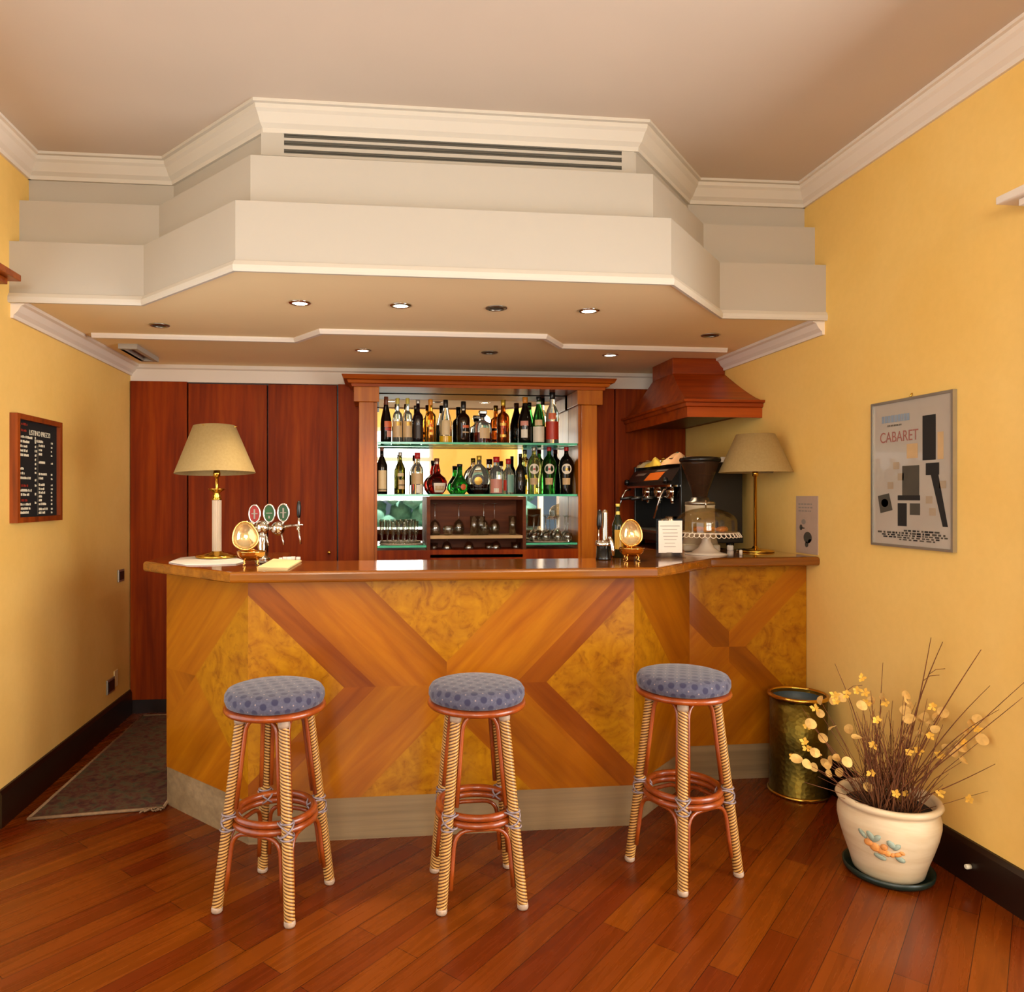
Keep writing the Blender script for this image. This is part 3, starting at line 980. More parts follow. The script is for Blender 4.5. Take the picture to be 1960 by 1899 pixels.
W0 = CX1 - CX0
cen = .279 - CX0
L0 = bar.location
tag(veneer_panel('front_panel', W0, mosaic(W0, cen, .625, .423, .095, .13), bar, (CX0 - L0.x, 0, 0), 0), 'front panel with large burl triangles')
wl = DG * math.sqrt(2)
def half_diamond(w, at_left, r=.385):
    R = [(0, ZK), (w, ZK), (w, ZPT), (0, ZPT)]
    cz = .625
    if at_left:
        d = clip(clip(R, 1, 1, r + cz), 1, -1, r - cz)
        up = clip(clip(R, -1, -1, -r - cz), 0, -1, -cz); lo = clip(clip(R, -1, 1, -r + cz), 0, 1, cz)
        return [(d, 0), (up, 2), (lo, 1)]
    d = clip(clip(R, -1, -1, -(w - r) - cz), -1, 1, -(w - r) + cz)
    up = clip(clip(R, 1, 1, w - r + cz), 0, -1, -cz); lo = clip(clip(R, 1, -1, w - r - cz), 0, 1, cz)
    return [(d, 0), (up, 1), (lo, 2)]
veneer_panel('chamfer_panel', wl, half_diamond(wl, False), bar, (CX0 - DG - L0.x, DG, 0), -PI / 4)
veneer_panel('chamfer_panel', wl, half_diamond(wl, True), bar, (CX1 - L0.x, 0, 0), PI / 4)
W1_ = XR - .003 - (CX1 + DG)
veneer_panel('wing_panel', W1_, mosaic(W1_, .205, .66, .085, .075, .0, left=False, bottom=False), bar, (CX1 + DG - L0.x, DG, 0), 0)
# body behind the panels
body = [(CX0 - DG + .02, WY + .03), (CX0 + .006, FY + .025), (CX1 - .006, FY + .025), (CX1 + DG - .005, WY + .03), (XR - .005, WY + .03), (XR - .005, WY + .3), (1.45, WY + .3), (1.0, 3.3), (-.4, 3.3), (-.5, 3.95), (CX0 - DG + .02, 3.95)]
bm = BM(); prism(bm, [(x - L0.x, y - L0.y) for x, y in body], 0, ZPT); obj('carcass', bm, 'panel', bar)
bm = BM()
box(bm, CX0 - DG - L0.x, CX0 - DG - L0.x + .02, DG, 3.95 - FY, ZK, ZPT); obj('end_panel', bm, 'panel', bar)
kp = [(CX0 - DG, 3.95), (CX0 - DG, WY), (CX0, FY), (CX1, FY), (CX1 + DG, WY), (XR - .003, WY)]
kp = [(x - L0.x, y - L0.y) for x, y in kp]
bm = BM(); sweep(bm, kp, [(-.022, 0.0), (-.002, 0.0), (-.002, ZK), (-.022, ZK)]); tag(obj('kick_plate', bm, 'plinth', bar), 'grey brushed kick plate')

# bar top
outer = [(-1.06, 3.93), (-1.06, 3.44), (-.577, 2.92), (1.145, 2.92), (1.585, 3.36), (XR - .002, 3.36)]
inner = [(XR - .002, 3.90), (1.46, 3.90), (1.10, 3.375), (-.34, 3.375), (-.46, 3.62), (-.46, 3.93)]
bm = BM(); prism(bm, outer + inner, ZPT, ZT, 0, .012, 3)
single('bar_worktop', bm, 'top', 'glossy varnished wooden top running along the whole bar', 'bar top', smooth=False)

# work counter along the right wall under the hood
t = thing('back_cabinet', 'dark base cabinet under the coffee machine along the right wall', 'cabinet', (1.85, 4.44, 0))
bm2 = BM(); box(bm2, -.27, .287, -.48, .48, .0, 1.045); obj('body', bm2, 'dark', t)
for k in range(2):
    bm = BM(); box(bm, -.29, -.27, -.46 + k * .47, -.005 + k * .47, .1, 1.02, 0, .003); d = obj('door', bm, 'panel', t)
    bm = BM(); tube(bm, [(-.31, -.05 + k * .1, .8), (-.31, -.05 + k * .1, .92)], .006, 8); obj('handle', bm, 'brass', d)
bm = BM(); box(bm, 1.54, XR - .002, 3.93, 4.925, 1.045, 1.085, 0, .006)
single('worktop', bm, 'dark', 'dark worktop under the coffee machine', 'worktop')

# ------------------------------------------------------------------ the bottle cabinet
YF, YM = 4.68, 4.955                     # pilaster faces, mirror
pl0, pl1 = on_y(687, 900, YF)[0], on_y(716, 900, YF)[0]
pr0, pr1 = on_y(1113, 900, YF)[0], on_y(1143, 900, YF)[0]
n0, n1 = on_y(722, 900, YF)[0], on_y(1108, 900, YF)[0]
zc0, zc1 = on_y(915, 744, YF)[1], on_y(915, 721, YF - .06)[1]
cab = thing('bottle_cabinet', 'tall mirrored wooden bottle cabinet with two pilasters and a cornice', 'cabinet', ((n0 + n1) / 2, YM, 0))
lx, ly = cab.location.x, cab.location.y
def cb(name, boxes, mat, bev=0.0, parent=cab):
    bm = BM()
    for b in boxes:
        box(bm, b[0] - lx, b[1] - lx, b[2] - ly, b[3] - ly, b[4], b[5], 0, bev)
    return obj(name, bm, mat, parent)
zcap0 = on_y(700, 769, YF)[1]
for a, b in ((pl0, pl1), (pr0, pr1)):
    p = cb('pilaster', [(a, b, YF, YM + .02, 0.0, zcap0)], 'cherry', .003)
    cb('capital', [(a - .032, b + .032, YF - .02, 4.928, zcap0, zc0)], 'cherry', .003, cab)
cb('side_board', [(pl1, n0 - .001, YF + .02, YM, 0, zcap0)], 'cherry'); cb('side_board', [(n1 + .001, pr0, YF + .02, YM, 0, zcap0)], 'cherry')
# cornice
cc = [(pl0 - .035, 4.928), (pl0 - .035, YF - .022), (pr1 + .035, YF - .022), (pr1 + .035, 4.928)]
h = zc1 - zc0
bm = BM()
chn = [(x - lx, y - ly) for x, y in cc]
sweep(bm, chn, [(-.2, zc0), (.008, zc0), (.012, zc0 + h * .25), (.03, zc0 + h * .3), (.036, zc0 + h * .55), (.058, zc0 + h * .62), (.066, zc0 + h * .86), (.07, zc1), (-.2, zc1)][1:-1] + [(-.004, zc1), (-.004, zc0)])
box(bm, cc[0][0] - lx, cc[2][0] - lx, cc[1][1] - ly, 4.928 - ly, zc0 + .0005, zc1 - .0005)
obj('cornice', bm, 'cherryx', cab)
zbx = on_y(915, 950, YF + .02)[1]           # top of the glass compartment
zsh = [on_y(915, 846.5, YF + .03)[1], on_y(915, 945.5, YF + .03)[1]]
zls = on_y(765, 1044, YF + .03)[1]
# mirror and base
cb('mirror', [(n0, n1, YM, YM + .012, .95, zc0)], 'mirror')
cb('base', [(n0, n1, YF + .02, YM, 0.0, zls - .03)], 'panel')
# compartment for glasses
b0, b1 = on_y(817, 1000, YF + .02)[0], on_y(1007, 1000, YF + .02)[0]
zm = on_y(910, 1027, YF + .02)[1]
cb('compartment', [(b0, b0 + .022, YF + .02, YM - .002, zls - .03, zbx), (b1 - .022, b1, YF + .02, YM - .002, zls - .03, zbx), (b0 + .022, b1 - .022, YF + .02, YM - .002, zbx - .02, zbx), (b0 + .022, b1 - .022, YM - .02, YM - .002, zls - .03, zbx - .02)], 'dark')
tag(cb('compartment_shelf', [(b0 + .022, b1 - .022, YF + .025, YM - .02, zm - .012, zm + .008)], 'inks'), 'pale shelf of the glass compartment')
def glass_shelf(x0, x1, z, lab, y0=YF + .03):
    """green-edged glass board, one of its own so that it can be lifted out"""
    t = thing('glass_shelf', lab, 'shelf', ((x0 + x1) / 2, YM, z), 0, 'glass shelves of the bottle cabinet')
    bm = BM(); box(bm, -(x1 - x0) / 2, (x1 - x0) / 2, y0 - YM, -.001, -.013, 0)
    for f in bm.faces:
        if abs(f.normal.z) < .5:
            f.material_index = 1
    bmesh.ops.recalc_face_normals(bm, faces=bm.faces[:])
    for f in bm.faces:
        f.material_index = 1 if abs(f.normal.z) < .5 else 0
    obj('pane', bm, ['shelfglass', 'shelfedge'], t)
glass_shelf(n0 + .002, n1 - .002, zsh[0], 'upper green-edged glass shelf under the top row of bottles')
glass_shelf(n0 + .002, n1 - .002, zsh[1], 'lower green-edged glass shelf under the second row of bottles')
glass_shelf(n0 + .002, b0 - .002, zls, 'short glass shelf under the slim flutes, left of the glass compartment')
glass_shelf(b1 + .002, n1 - .002, zls + .012, 'short glass shelf under the balloon glasses, right of the glass compartment')

# ------------------------------------------------------------------ the wooden hood
hd = thing('range_hood', 'red-brown wooden hood over the coffee machine on the right wall', 'hood', (XR, 4.42, 0))
hx0, hy0, hy1, hz0, hz1 = 1.70, 3.90, 4.925, 1.85, 1.945
def H(p):
    return (p[0] - XR, p[1] - 4.42, p[2])
bm = BM()
rim = [(x - XR, y - 4.42) for x, y in ((XR - .002, hy0), (hx0, hy0), (hx0, hy1))]
sweep(bm, [rim[2], rim[1], rim[0]], [(-.018, hz0), (.0, hz0), (.0, hz0 + .055), (.012, hz0 + .06), (.014, hz0 + .078), (.03, hz0 + .082), (.034, hz1), (-.018, hz1)])
obj('rim', bm, 'hood', hd)
bm = BM()
cx0, cy0, cy1, cz = 1.80, 4.345, 4.68, 2.165
A = [H(p) for p in ((hx0 - .005, hy0 - .005, hz1), (XR - .002, hy0 - .005, hz1), (XR - .002, hy1, hz1), (hx0 - .005, hy1, hz1))]
B = [H(p) for p in ((cx0, cy0, cz), (XR - .002, cy0, cz), (XR - .002, cy1, cz), (cx0, cy1, cz))]
rings = []
for k in range(9):                          # slightly hollow slopes
    s = k / 8.0
    e = s ** 0.85
    zz = hz1 + (cz - hz1) * s
    rings.append([bm.verts.new((a[0] + (b[0] - a[0]) * e, a[1] + (b[1] - a[1]) * e, zz)) for a, b in zip(A, B)])
for r0, r1 in zip(rings, rings[1:]):
    for i in range(4):
        bm.faces.new((r0[i], r0[(i + 1) % 4], r1[(i + 1) % 4], r1[i]))
bm.faces.new(list(reversed(rings[0]))); bm.faces.new(rings[-1])
obj('canopy', bm, 'hood', hd)
bm = BM(); box(bm, cx0 - XR, -.002, cy0 - 4.42, cy1 - 4.42, cz, ZS - .001, 0, .003); obj('chimney', bm, 'hood', hd)
bm = BM(); box(bm, hx0 + .03 - XR, -.004, hy0 + .03 - 4.42, hy1 - 4.42, hz0 + .03, hz0 + .045); obj('underside', bm, 'dark', hd)
bm = BM(); box(bm, hx0 + .06 - XR, -.10, hy0 + .06 - 4.42, hy1 - .12 - 4.42, hz0 + .018, hz0 + .03); obj('filter', bm, 'blackm', hd)

# ------------------------------------------------------------------ bar stools
ZSEAT = .745
RT_, RB_ = .118, .196                 # leg circle radius under the seat and on the floor
LEGR = .0175
def rope_leg(p0, p1, r=LEGR, turns=58, seg=18, starts=4):
    """wrapped leg from the floor p0 up to p1; the cord's ridges are real"""
    bm = BM()
    p0, p1 = Vector(p0), Vector(p1)
    ax = (p1 - p0)
    L = ax.length
    ax.normalize()
    s = ax.cross(Vector((0, 1, 0))).normalized()
    u = s.cross(ax).normalized()
    rows = turns * 4
    uvl = bm.loops.layers.uv.new('UVMap')
    V = []
    for j in range(rows + 1):
        t = j / rows
        ring = []
        for i in range(seg):
            a = 2 * PI * i / seg
            ph = (t * turns + starts * a / (2 * PI)) % 1.0
            rr_ = r * (0.90 + 0.16 * math.sin(PI * ph) ** 0.8)
            ring.append(bm.verts.new(p0 + ax * (L * t) + (s * math.cos(a) + u * math.sin(a)) * rr_))
        V.append(ring)
    for j in range(rows):
        for i in range(seg):
            f = bm.faces.new((V[j][i], V[j][(i + 1) % seg], V[j + 1][(i + 1) % seg], V[j + 1][i]))
            f.smooth = True
            for lp, (di, dj) in zip(f.loops, ((0, 0), (1, 0), (1, 1), (0, 1))):
                lp[uvl].uv = (starts * (i + di) / seg, (j + dj) / rows * turns)
    bm.faces.new(list(reversed(V[0]))); bm.faces.new(V[-1])
    return bm

def make_stool(lab):
    st = thing('bar_stool', lab, 'bar stool', (0, 0, 0), 0, 'rattan bar stools at the counter')
    # cushion
    bm = BM(); PRF = [(0, -.062), (.150, -.062), (.166, -.056), (.172, -.040), (.171, -.022), (.162, -.008), (.140, -.001), (.07, .003), (0, .004)]
    lathe(bm, PRF, 48, (0, 0, ZSEAT))
    arc, tot = {}, 0.0
    for a, b in zip(reversed(PRF), list(reversed(PRF))[1:] + [None]):
        arc[(round(a[0], 3), round(a[1], 3))] = tot
        if b: tot += math.hypot(a[0] - b[0], a[1] - b[1])
    uvl = bm.loops.layers.uv.new('UVMap')
    for f in bm.faces:
        for lp in f.loops:
            c = lp.vert.co
            r_ = math.hypot(c.x, c.y)
            s_ = arc.get((round(r_, 3), round(c.z - ZSEAT, 3)), r_)
            k_ = s_ / r_ if r_ > 1e-6 else 0
            lp[uvl].uv = (c.x * k_, c.y * k_)
    obj('seat_cushion', bm, 'cloth', st)
    bm = BM(); lathe(bm, [(0, -.085), (.155, -.085), (.170, -.082), (.176, -.074), (.174, -.065), (.168, -.0615), (0, -.0615)], 48, (0, 0, ZSEAT))
    obj('seat_rim', bm, 'cane', st)
    zt = ZSEAT - .085
    zr = .300
    legs = []
    for k in range(4):
        a = PI / 4 + k * PI / 2
        top = Vector((RT_ * math.cos(a), RT_ * math.sin(a), zt))
        bot = Vector((RB_ * math.cos(a), RB_ * math.sin(a), .018))
        legs.append((bot, top))
        o = obj('leg', rope_leg(bot, top, starts=4 if k % 2 else -4), 'rope', st)
        bm = BM(); d = (top - bot).normalized()
        tube(bm, [bot - d * .018, bot - d * .012, bot - d * .004, bot + d * .002], [.0165, .0192, .0192, .018], 14)
        for v in bm.verts:
            v.co.z = max(v.co.z, 0.0005)
        tag(obj('foot_cap', bm, 'footcap', o), 'pale foot cap')
        bm = BM(); tube(bm, [top - d * .03, top - d * .022, top - d * .008, top], [.019, .0205, .0205, .019], 14); obj('top_wrap', bm, 'footcap', o)
    def at(k, z):
        b, t_ = legs[k % 4]
        s = (z - b.z) / (t_.z - b.z)
        return b + (t_ - b) * s
    # foot ring: two cane hoops, one on the other
    rr_ = at(0, zr).to_2d().length - LEGR - .010
    bm = BM()
    tube(bm, [(rr_ * math.cos(2 * PI * i / 48), rr_ * math.sin(2 * PI * i / 48), zr + .0125) for i in range(48)], .0125, 10, closed=True)
    obj('foot_ring', bm, 'cane', st)
    bm = BM()
    tube(bm, [(rr_ * 1.02 * math.cos(2 * PI * i / 48), rr_ * 1.02 * math.sin(2 * PI * i / 48), zr - .0125) for i in range(48)], .0125, 10, closed=True)
    obj('foot_ring', bm, 'cane', st)
    for k in range(4):
        p = at(k, zr)
        d = (legs[k][1] - legs[k][0]).normalized()
        inw = Vector((-p.x, -p.y, 0)).normalized()
        side = d.cross(inw).normalized()
        bm = BM()
        for sgn in (1, -1):
            pts = []
            for i in range(17):
                a = 2 * PI * i / 16
                pts.append(p + inw * (.0135 + .034 * math.cos(a) - .0005) * 1 + side * (.026 * math.sin(a)) + d * (sgn * .022 * math.sin(a)))
            tube(bm, pts[:-1], .0032, 6, closed=True)
        for dz in (.026, -.026):
            q = p + d * dz
            tube(bm, [q + (inw * math.cos(2 * PI * i / 16) + side * math.sin(2 * PI * i / 16)) * (LEGR + .0035) for i in range(16)], .0032, 6, closed=True)
        obj('binding', bm, 'bind', st)
    # bent cane braces: an arch under the seat and one under the ring between neighbouring legs
    for k in range(4):
        for (ztop, zlow, nm) in ((zt - .008, zr + .045, 'upper_brace'), (zr - .032, .075, 'lower_brace')):
            A0, A1 = at(k, zlow), at(k + 1, zlow)
            B0, B1 = at(k, ztop), at(k + 1, ztop)
            def shift(p, q, m):
                return p + (q - p).normalized() * m
            pts = []
            off = LEGR + .0085
            rad = .055
            C0 = at(k, ztop - rad); C1 = at(k + 1, ztop - rad)
            lowpull = .012
            pts += [shift(A0, A1, off), shift((A0 + C0) / 2, (A1 + C1) / 2, off)]
            c0 = shift(C0, C1, off); c1 = shift(C1, C0, off)
            t0 = shift(B0, B1, off + rad); t1 = shift(B1, B0, off + rad)
            corner0, corner1 = shift(B0, B1, off), shift(B1, B0, off)
            for i in range(6):
                s = i / 5
                pts.append(c0 * (1 - s) ** 2 + corner0 * 2 * s * (1 - s) + t0 * s * s)
            for i in range(6):
                s = i / 5
                pts.append(t1 * (1 - s) ** 2 + corner1 * 2 * s * (1 - s) + c1 * s * s)
            pts += [shift((A1 + C1) / 2, (A0 + C0) / 2, off), shift(A1, A0, off)]
            bm = BM(); tube(bm, pts, .0078, 8); obj(nm, bm, 'cane', st)
    return st

def floor_mid(*uv):
    P = [on_z(u, v, 0.0) for u, v in uv]
    return P
# feet read on the floor give each stool's place and turn
S1 = [on_z(411, 1748, 0), on_z(557, 1778, 0), on_z(636, 1689, 0), on_z(499, 1664, 0)]
S2 = [on_z(845, 1754, 0), on_z(1006, 1741, 0), on_z(970, 1658, 0), on_z(829, 1665, 0)]
S3 = [on_z(1203, 1650, 0), on_z(1307, 1718, 0), on_z(1415, 1674, 0)]
def place(P):
    if len(P) == 4:
        cx, cy = sum(p[0] for p in P) / 4, sum(p[1] for p in P) / 4
    else:
        cx, cy = (P[0][0] + P[2][0]) / 2, (P[0][1] + P[2][1]) / 2
    a = math.atan2(P[1][1] - cy, P[1][0] - cx)
    return cx, cy, a - PI / 4
print('STOOLS', [place(S) for S in (S1, S2, S3)], [[math.hypot(p[0] - place(S)[0], p[1] - place(S)[1]) for p in S] for S in (S1, S2, S3)])
labs = ['round blue-cushioned bar stool nearest the left corner of the bar', 'round blue-cushioned bar stool before the middle of the bar front',
        'round blue-cushioned bar stool nearest the brass umbrella stand']
st0 = make_stool(labs[0])
for i, S in enumerate((S1, S2, S3)):
    o = st0 if i == 0 else copy_tree(st0)
    x, y, a = place(S)
    o.location = (x, y, 0)
    o.rotation_euler = (0, 0, a)
    o['label'] = labs[i]

# ------------------------------------------------------------------ umbrella stand
x, y = 1.985, 3.29
t = thing('umbrella_stand', 'tall hammered brass umbrella stand in the corner of wall and bar', 'umbrella stand', (x, y, 0))
R_ = .13
bm = BM(); lathe(bm, [(.0, .001), (R_ + .004, .001), (R_ + .006, .008), (R_ - .002, .016), (R_ - .004, .24), (R_ - .004, .462), (R_ - .010, .462), (R_ - .010, .02), (0, .02)], 48)
obj('body', bm, 'hammered', t)
bm = BM(); tube(bm, [((R_ - .002) * math.cos(2 * PI * i / 48), (R_ - .002) * math.sin(2 * PI * i / 48), .463) for i in range(48)], .009, 10, closed=True); tag(obj('rim', bm, 'brass', t), 'rolled shiny brass rim')
bm = BM(); tube(bm, [((R_ + .001) * math.cos(2 * PI * i / 48), (R_ + .001) * math.sin(2 * PI * i / 48), .009) for i in range(48)], .008, 8, closed=True); obj('foot_band', bm, 'brass', t)
bm = BM(); lathe(bm, [(R_ - .013, .45), (R_ - .013, .40), (0, .40)], 40, capb=False, capt=False); tag(obj('liner', bm, 'liner', t), 'blue-grey liner')

# ------------------------------------------------------------------ flower pot with dried flowers
px, py = 1.895, 2.55
bm = BM(); lathe(bm, [(0, .001), (.138, .001), (.150, .012), (.153, .030), (.147, .030), (.140, .012), (0, .010)], 40)
single('plant_saucer', bm, 'saucer', 'dark green saucer under the cream flower pot', 'saucer', (px, py, 0))
pt = thing('potted_dried_flowers', 'cream flower pot of dried twigs, seed discs and yellow blossoms on the floor', 'potted plant', (px, py, .0115))
POT = [(0, 0), (.112, 0), (.119, .006), (.131, .05), (.148, .10), (.163, .15), (.171, .19), (.171, .215), (.164, .242), (.163, .250), (.172, .256), (.178, .267), (.173, .278), (.160, .279), (.152, .266), (.150, .235), (.0, .23)]
bm = BM(); lathe(bm, POT, 56); obj('pot', bm, 'pot', pt)
bm = BM(); lathe(bm, [(0, .236), (.149, .2355)], 30, capt=False); obj('soil', bm, 'soil', pt)
def on_pot(ang, z, out=0.0):
    for (r0, z0), (r1, z1) in zip(POT[1:9], POT[2:10]):
        if z0 <= z <= z1:
            r = r0 + (r1 - r0) * (z - z0) / max(1e-6, z1 - z0)
            return Vector(((r + out) * math.cos(ang), (r + out) * math.sin(ang), z))
    return Vector((.16 * math.cos(ang), .16 * math.sin(ang), z))
A0 = math.atan2(-py, -px) - .10
def relief(name, blobs, mat):
    bm = BM()
    for da, z, w, h_, tilt in blobs:
        da, z, w, h_ = da * 1.3, .03 + z * 1.06, w * 1.25, h_ * 1.25
        c = on_pot(A0 + da, z, .001)
        n = Vector((c.x, c.y, 0)).normalized()
        tg = Vector((-n.y, n.x, 0))
        g = bmesh.ops.create_icosphere(bm, subdivisions=2, radius=1)
        for v in g['verts']:
            a, b, d = v.co.x * w, v.co.y * h_, v.co.z * .006
            ca, sa = math.cos(tilt), math.sin(tilt)
            v.co = c + tg * (a * ca - b * sa) + Vector((0, 0, 1)) * (a * sa + b * ca) + n * d
    o = obj(name, bm, mat, pt, True)
relief('orange_relief', [(-.22, .113, .012, .011, .2), (-.12, .103, .015, .014, -.3), (-.02, .097, .014, .013, .1), (.02, .110, .010, .010, .1), (.07, .088, .009, .009, .4), (.15, .086, .008, .006, .8), (.23, .091, .012, .007, .4), (.29, .098, .008, .005, -.5)], 'orange')
relief('leaf_relief', [(-.30, .138, .016, .007, -.7), (-.17, .138, .017, .009, -.9), (-.09, .135, .016, .008, .8), (.12, .125, .014, .009, -.8), (.20, .118, .013, .008, .7), (-.05, .070, .017, .008, -.3), (.27, .074, .015, .008, -.5)], 'sage')

rp = random.Random(11)
# long bare twigs and the dense tangle
def twig(bm, az, lean, L, r0, bend=0.0, droop=0.0, base=None):
    b = Vector(base) if base else Vector((rp.uniform(-.08, .08), rp.uniform(-.08, .08), .22))
    d = Vector((math.cos(az) * math.sin(lean), math.sin(az) * math.sin(lean), math.cos(lean)))
    side = d.cross(Vector((0, 0, 1)))
    side = side.normalized() if side.length > 1e-4 else Vector((1, 0, 0))
    pts = []
    n = 7
    ph = rp.uniform(0, 6)
    for i in range(n):
        s = i / (n - 1)
        p = b + d * (L * s) + side * (bend * L * s * s + .004 * math.sin(ph + s * 9)) + Vector((0, 0, -droop * L * s * s))
        # keep clear of the wall beside the pot
        p.x = min(p.x, XR - px - .012)
        p.y = max(min(p.y, .6), -.6)
        pts.append(p)
    tube(bm, pts, [r0 * (1 - .62 * i / (n - 1)) for i in range(n)], 5)
    return pts
ends = []
bm = BM()
for i in range(150):
    az = rp.uniform(0, 2 * PI)
    lean = abs(rp.gauss(0, .55))
    L = rp.uniform(.20, .50) * (1.0 - .25 * min(1, lean))
    ends.append(twig(bm, az, min(lean, 1.15), L, rp.uniform(.0013, .0026), rp.uniform(-.15, .15), rp.uniform(0, .12)))
tag(obj('twig_tangle', bm, 'twig', pt), None, None, None, 'stuff')
# directions seen in the photo: (top u, top v) of the long single twigs
right = Vector((CY, -SY, 0))
for k, (u, v, dep) in enumerate(((1782, 1220, 0.0), (1810, 1228, .05), (1878, 1243, -.17), (1598, 1270, .0), (1960, 1306, -.34), (1957, 1335, -.35), (1690, 1268, .05), (1895, 1312, -.2), (1905, 1462, -.23), (1912, 1358, -.24))):
    d = 2.73 + dep
    lat = (u - U0) / FPX * d
    top = Vector((lat * CY + d * SY, -lat * SY + d * CY, EYE - (v - V0) / FPX * d)) - Vector((px, py, .0115))
    top.x = min(top.x, XR - px - .012)
    b = Vector((top.x * .10 + rp.uniform(-.02, .02), rp.uniform(-.04, .04), .22))
    pts = []
    sid = right * rp.uniform(-.02, .02)
    for i in range(9):
        s = i / 8
        p = b.lerp(top, s) + sid * math.sin(s * PI) + Vector((0, 0, .05 * math.sin(s * PI) if abs(top.x) > .2 else 0))
        p.x = min(p.x, XR - px - .012)
        pts.append(p)
    bm = BM(); tube(bm, pts, [.0036 - .0024 * i / 8 for i in range(9)] if k < 3 else [.0028 - .0019 * i / 8 for i in range(9)], 6)
    if k in (0, 1, 3):
        q = pts[6]; tube(bm, [q, q + Vector((.02, -.01, .02)), q + Vector((.05, -.02, .025))], .0012, 5)
    obj('long_twig', bm, 'twig', pt)
# seed discs (honesty) and yellow blossoms on the twig ends; each disc is a part
def seed_disc(c, r, nrm):
    bm = BM()
    n = Vector(nrm).normalized()
    s = n.orthogonal().normalized(); u = n.cross(s)
    prev = None
    ring1 = [bm.verts.new(Vector(c) + (s * math.cos(2 * PI * i / 14) * r + u * math.sin(2 * PI * i / 14) * r * 1.15) + n * (.0030 * math.sin(4 * PI * i / 14))) for i in range(14)]
    m1 = bm.verts.new(Vector(c) + n * .0006); m0 = bm.verts.new(Vector(c) - n * .0006)
    for i in range(14):
        bm.faces.new((ring1[i], ring1[(i + 1) % 14], m1)); bm.faces.new((ring1[(i + 1) % 14], ring1[i], m0))
    return bm
cam = Vector((-px, -py, EYE - .2)).normalized()
cnt = 0
spots = [(1552, 1385), (1570, 1365), (1575, 1412), (1560, 1440), (1525, 1452), (1545, 1462), (1558, 1468), (1585, 1465), (1601, 1450), (1622, 1458), (1593, 1392), (1625, 1395), (1640, 1410), (1565, 1445),
         (1580, 1460), (1607, 1478), (1587, 1480), (1735, 1340), (1733, 1360), (1740, 1375), (1735, 1410), (1765, 1375), (1780, 1385), (1805, 1363), (1790, 1395), (1810, 1430), (1840, 1430), (1850, 1400), (1870, 1375), (1690, 1335), (1610, 1335), (1570, 1340), (1668, 1340),
         (1735, 1330), (1738, 1350), (1760, 1405), (1825, 1440), (1860, 1385), (1845, 1455), (1880, 1415), (1590, 1455), (1598, 1340), (1650, 1350), (1662, 1506), (1770, 1372), (1795, 1372)]
for (u, v) in spots:
    d = min(2.73 + rp.uniform(-.16, .10), (XR - .04) / ((u - U0) / FPX * CY + SY))
    lat = (u - U0) / FPX * d
    c = Vector((lat * CY + d * SY, -lat * SY + d * CY, EYE - (v - V0) / FPX * d)) - Vector((px, py, .0115))
    c.x = min(c.x, XR - px - .03)
    n = cam + Vector((rp.uniform(-.9, .9), rp.uniform(-.9, .9), rp.uniform(-.6, .6)))
    obj('seed_disc', seed_disc(c, rp.uniform(.013, .019), n), 'honesty', pt)
    if rp.random() < .5:
        bm = BM(); b = Vector((c.x * .25, c.y * .25, .225)); mid = b.lerp(c, .5) + Vector((0, 0, .03))
        tube(bm, [b, mid, c], [.0016, .0013, .0008], 5); obj('stem', bm, 'twig', pt)
yb_ = [(1650, 1297), (1655, 1325), (1660, 1345), (1620, 1328), (1600, 1342), (1598, 1330), (1560, 1355), (1545, 1390), (1540, 1420), (1518, 1448), (1545, 1432), (1678, 1378), (1672, 1426), (1668, 1480), (1785, 1352), (1740, 1440), (1758, 1436), (1800, 1445), (1722, 1505), (1735, 1520), (1722, 1530), (1800, 1518), (1855, 1530), (1640, 1322), (1695, 1345), (1780, 1408), (1715, 1520), (1870, 1395), (1845, 1420)]
for (u, v) in yb_:
    d = min(2.73 + rp.uniform(-.16, .06), (XR - .045) / ((u - U0) / FPX * CY + SY))
    lat = (u - U0) / FPX * d
    c = Vector((lat * CY + d * SY, -lat * SY + d * CY, EYE - (v - V0) / FPX * d)) - Vector((px, py, .0115))
    c.x = min(c.x, XR - px - .035)
    bm = BM()
    for k in range(5):
        a = 2 * PI * k / 5 + rp.uniform(-.3, .3)
        s = cam.orthogonal().normalized(); w = cam.cross(s)
        dr = (s * math.cos(a) + w * math.sin(a))
        up = cam * rp.uniform(.2, .7)
        tip = c + (dr + up).normalized() * rp.uniform(.014, .022)
        wd = dr.cross(cam).normalized() * .006
        m_ = c.lerp(tip, .6)
        quad(bm, [c, m_ + wd, tip, m_ - wd])
    obj('blossom', bm, 'blossom', pt, normals=False)

# ------------------------------------------------------------------ bottles
def gm(name, h, rough=.03, trans=.9, ior=1.3):
    if name not in M:
        M[name] = glass(name, h, rough, ior, trans)
    return name
def pm(name, h, rough=.4, metal=0.0):
    if name not in M:
        M[name] = plain(name, h, rough, metal, .05)
    return name
gm('g_clear', 'eef3ea'); gm('g_amber', 'd08a2c'); gm('g_cognac', '9a4a12'); gm('g_green', '2f7a30'); gm('g_lime', 'd8e48a'); gm('g_olive', '6a6a24'); gm('g_red', '8a1a10'); gm('g_bright', '30b040')
pm('g_black', '0b0907', .08); pm('g_brown', '1c0d06', .08); pm('g_dgreen', '0e1a0c', .08); pm('g_plum', '1a1014', .1)
pm('l_white', 'e6ddc8'); pm('l_beige', 'd2b98a'); pm('l_red', 'b8321c'); pm('l_orange', 'd0602c'); pm('l_pink', 'd08a78'); pm('l_gold', 'b08a38', .3, .6); pm('l_tan', 'c8a878'); pm('l_teal', '7aa898'); pm('l_dark', '2a1a10')
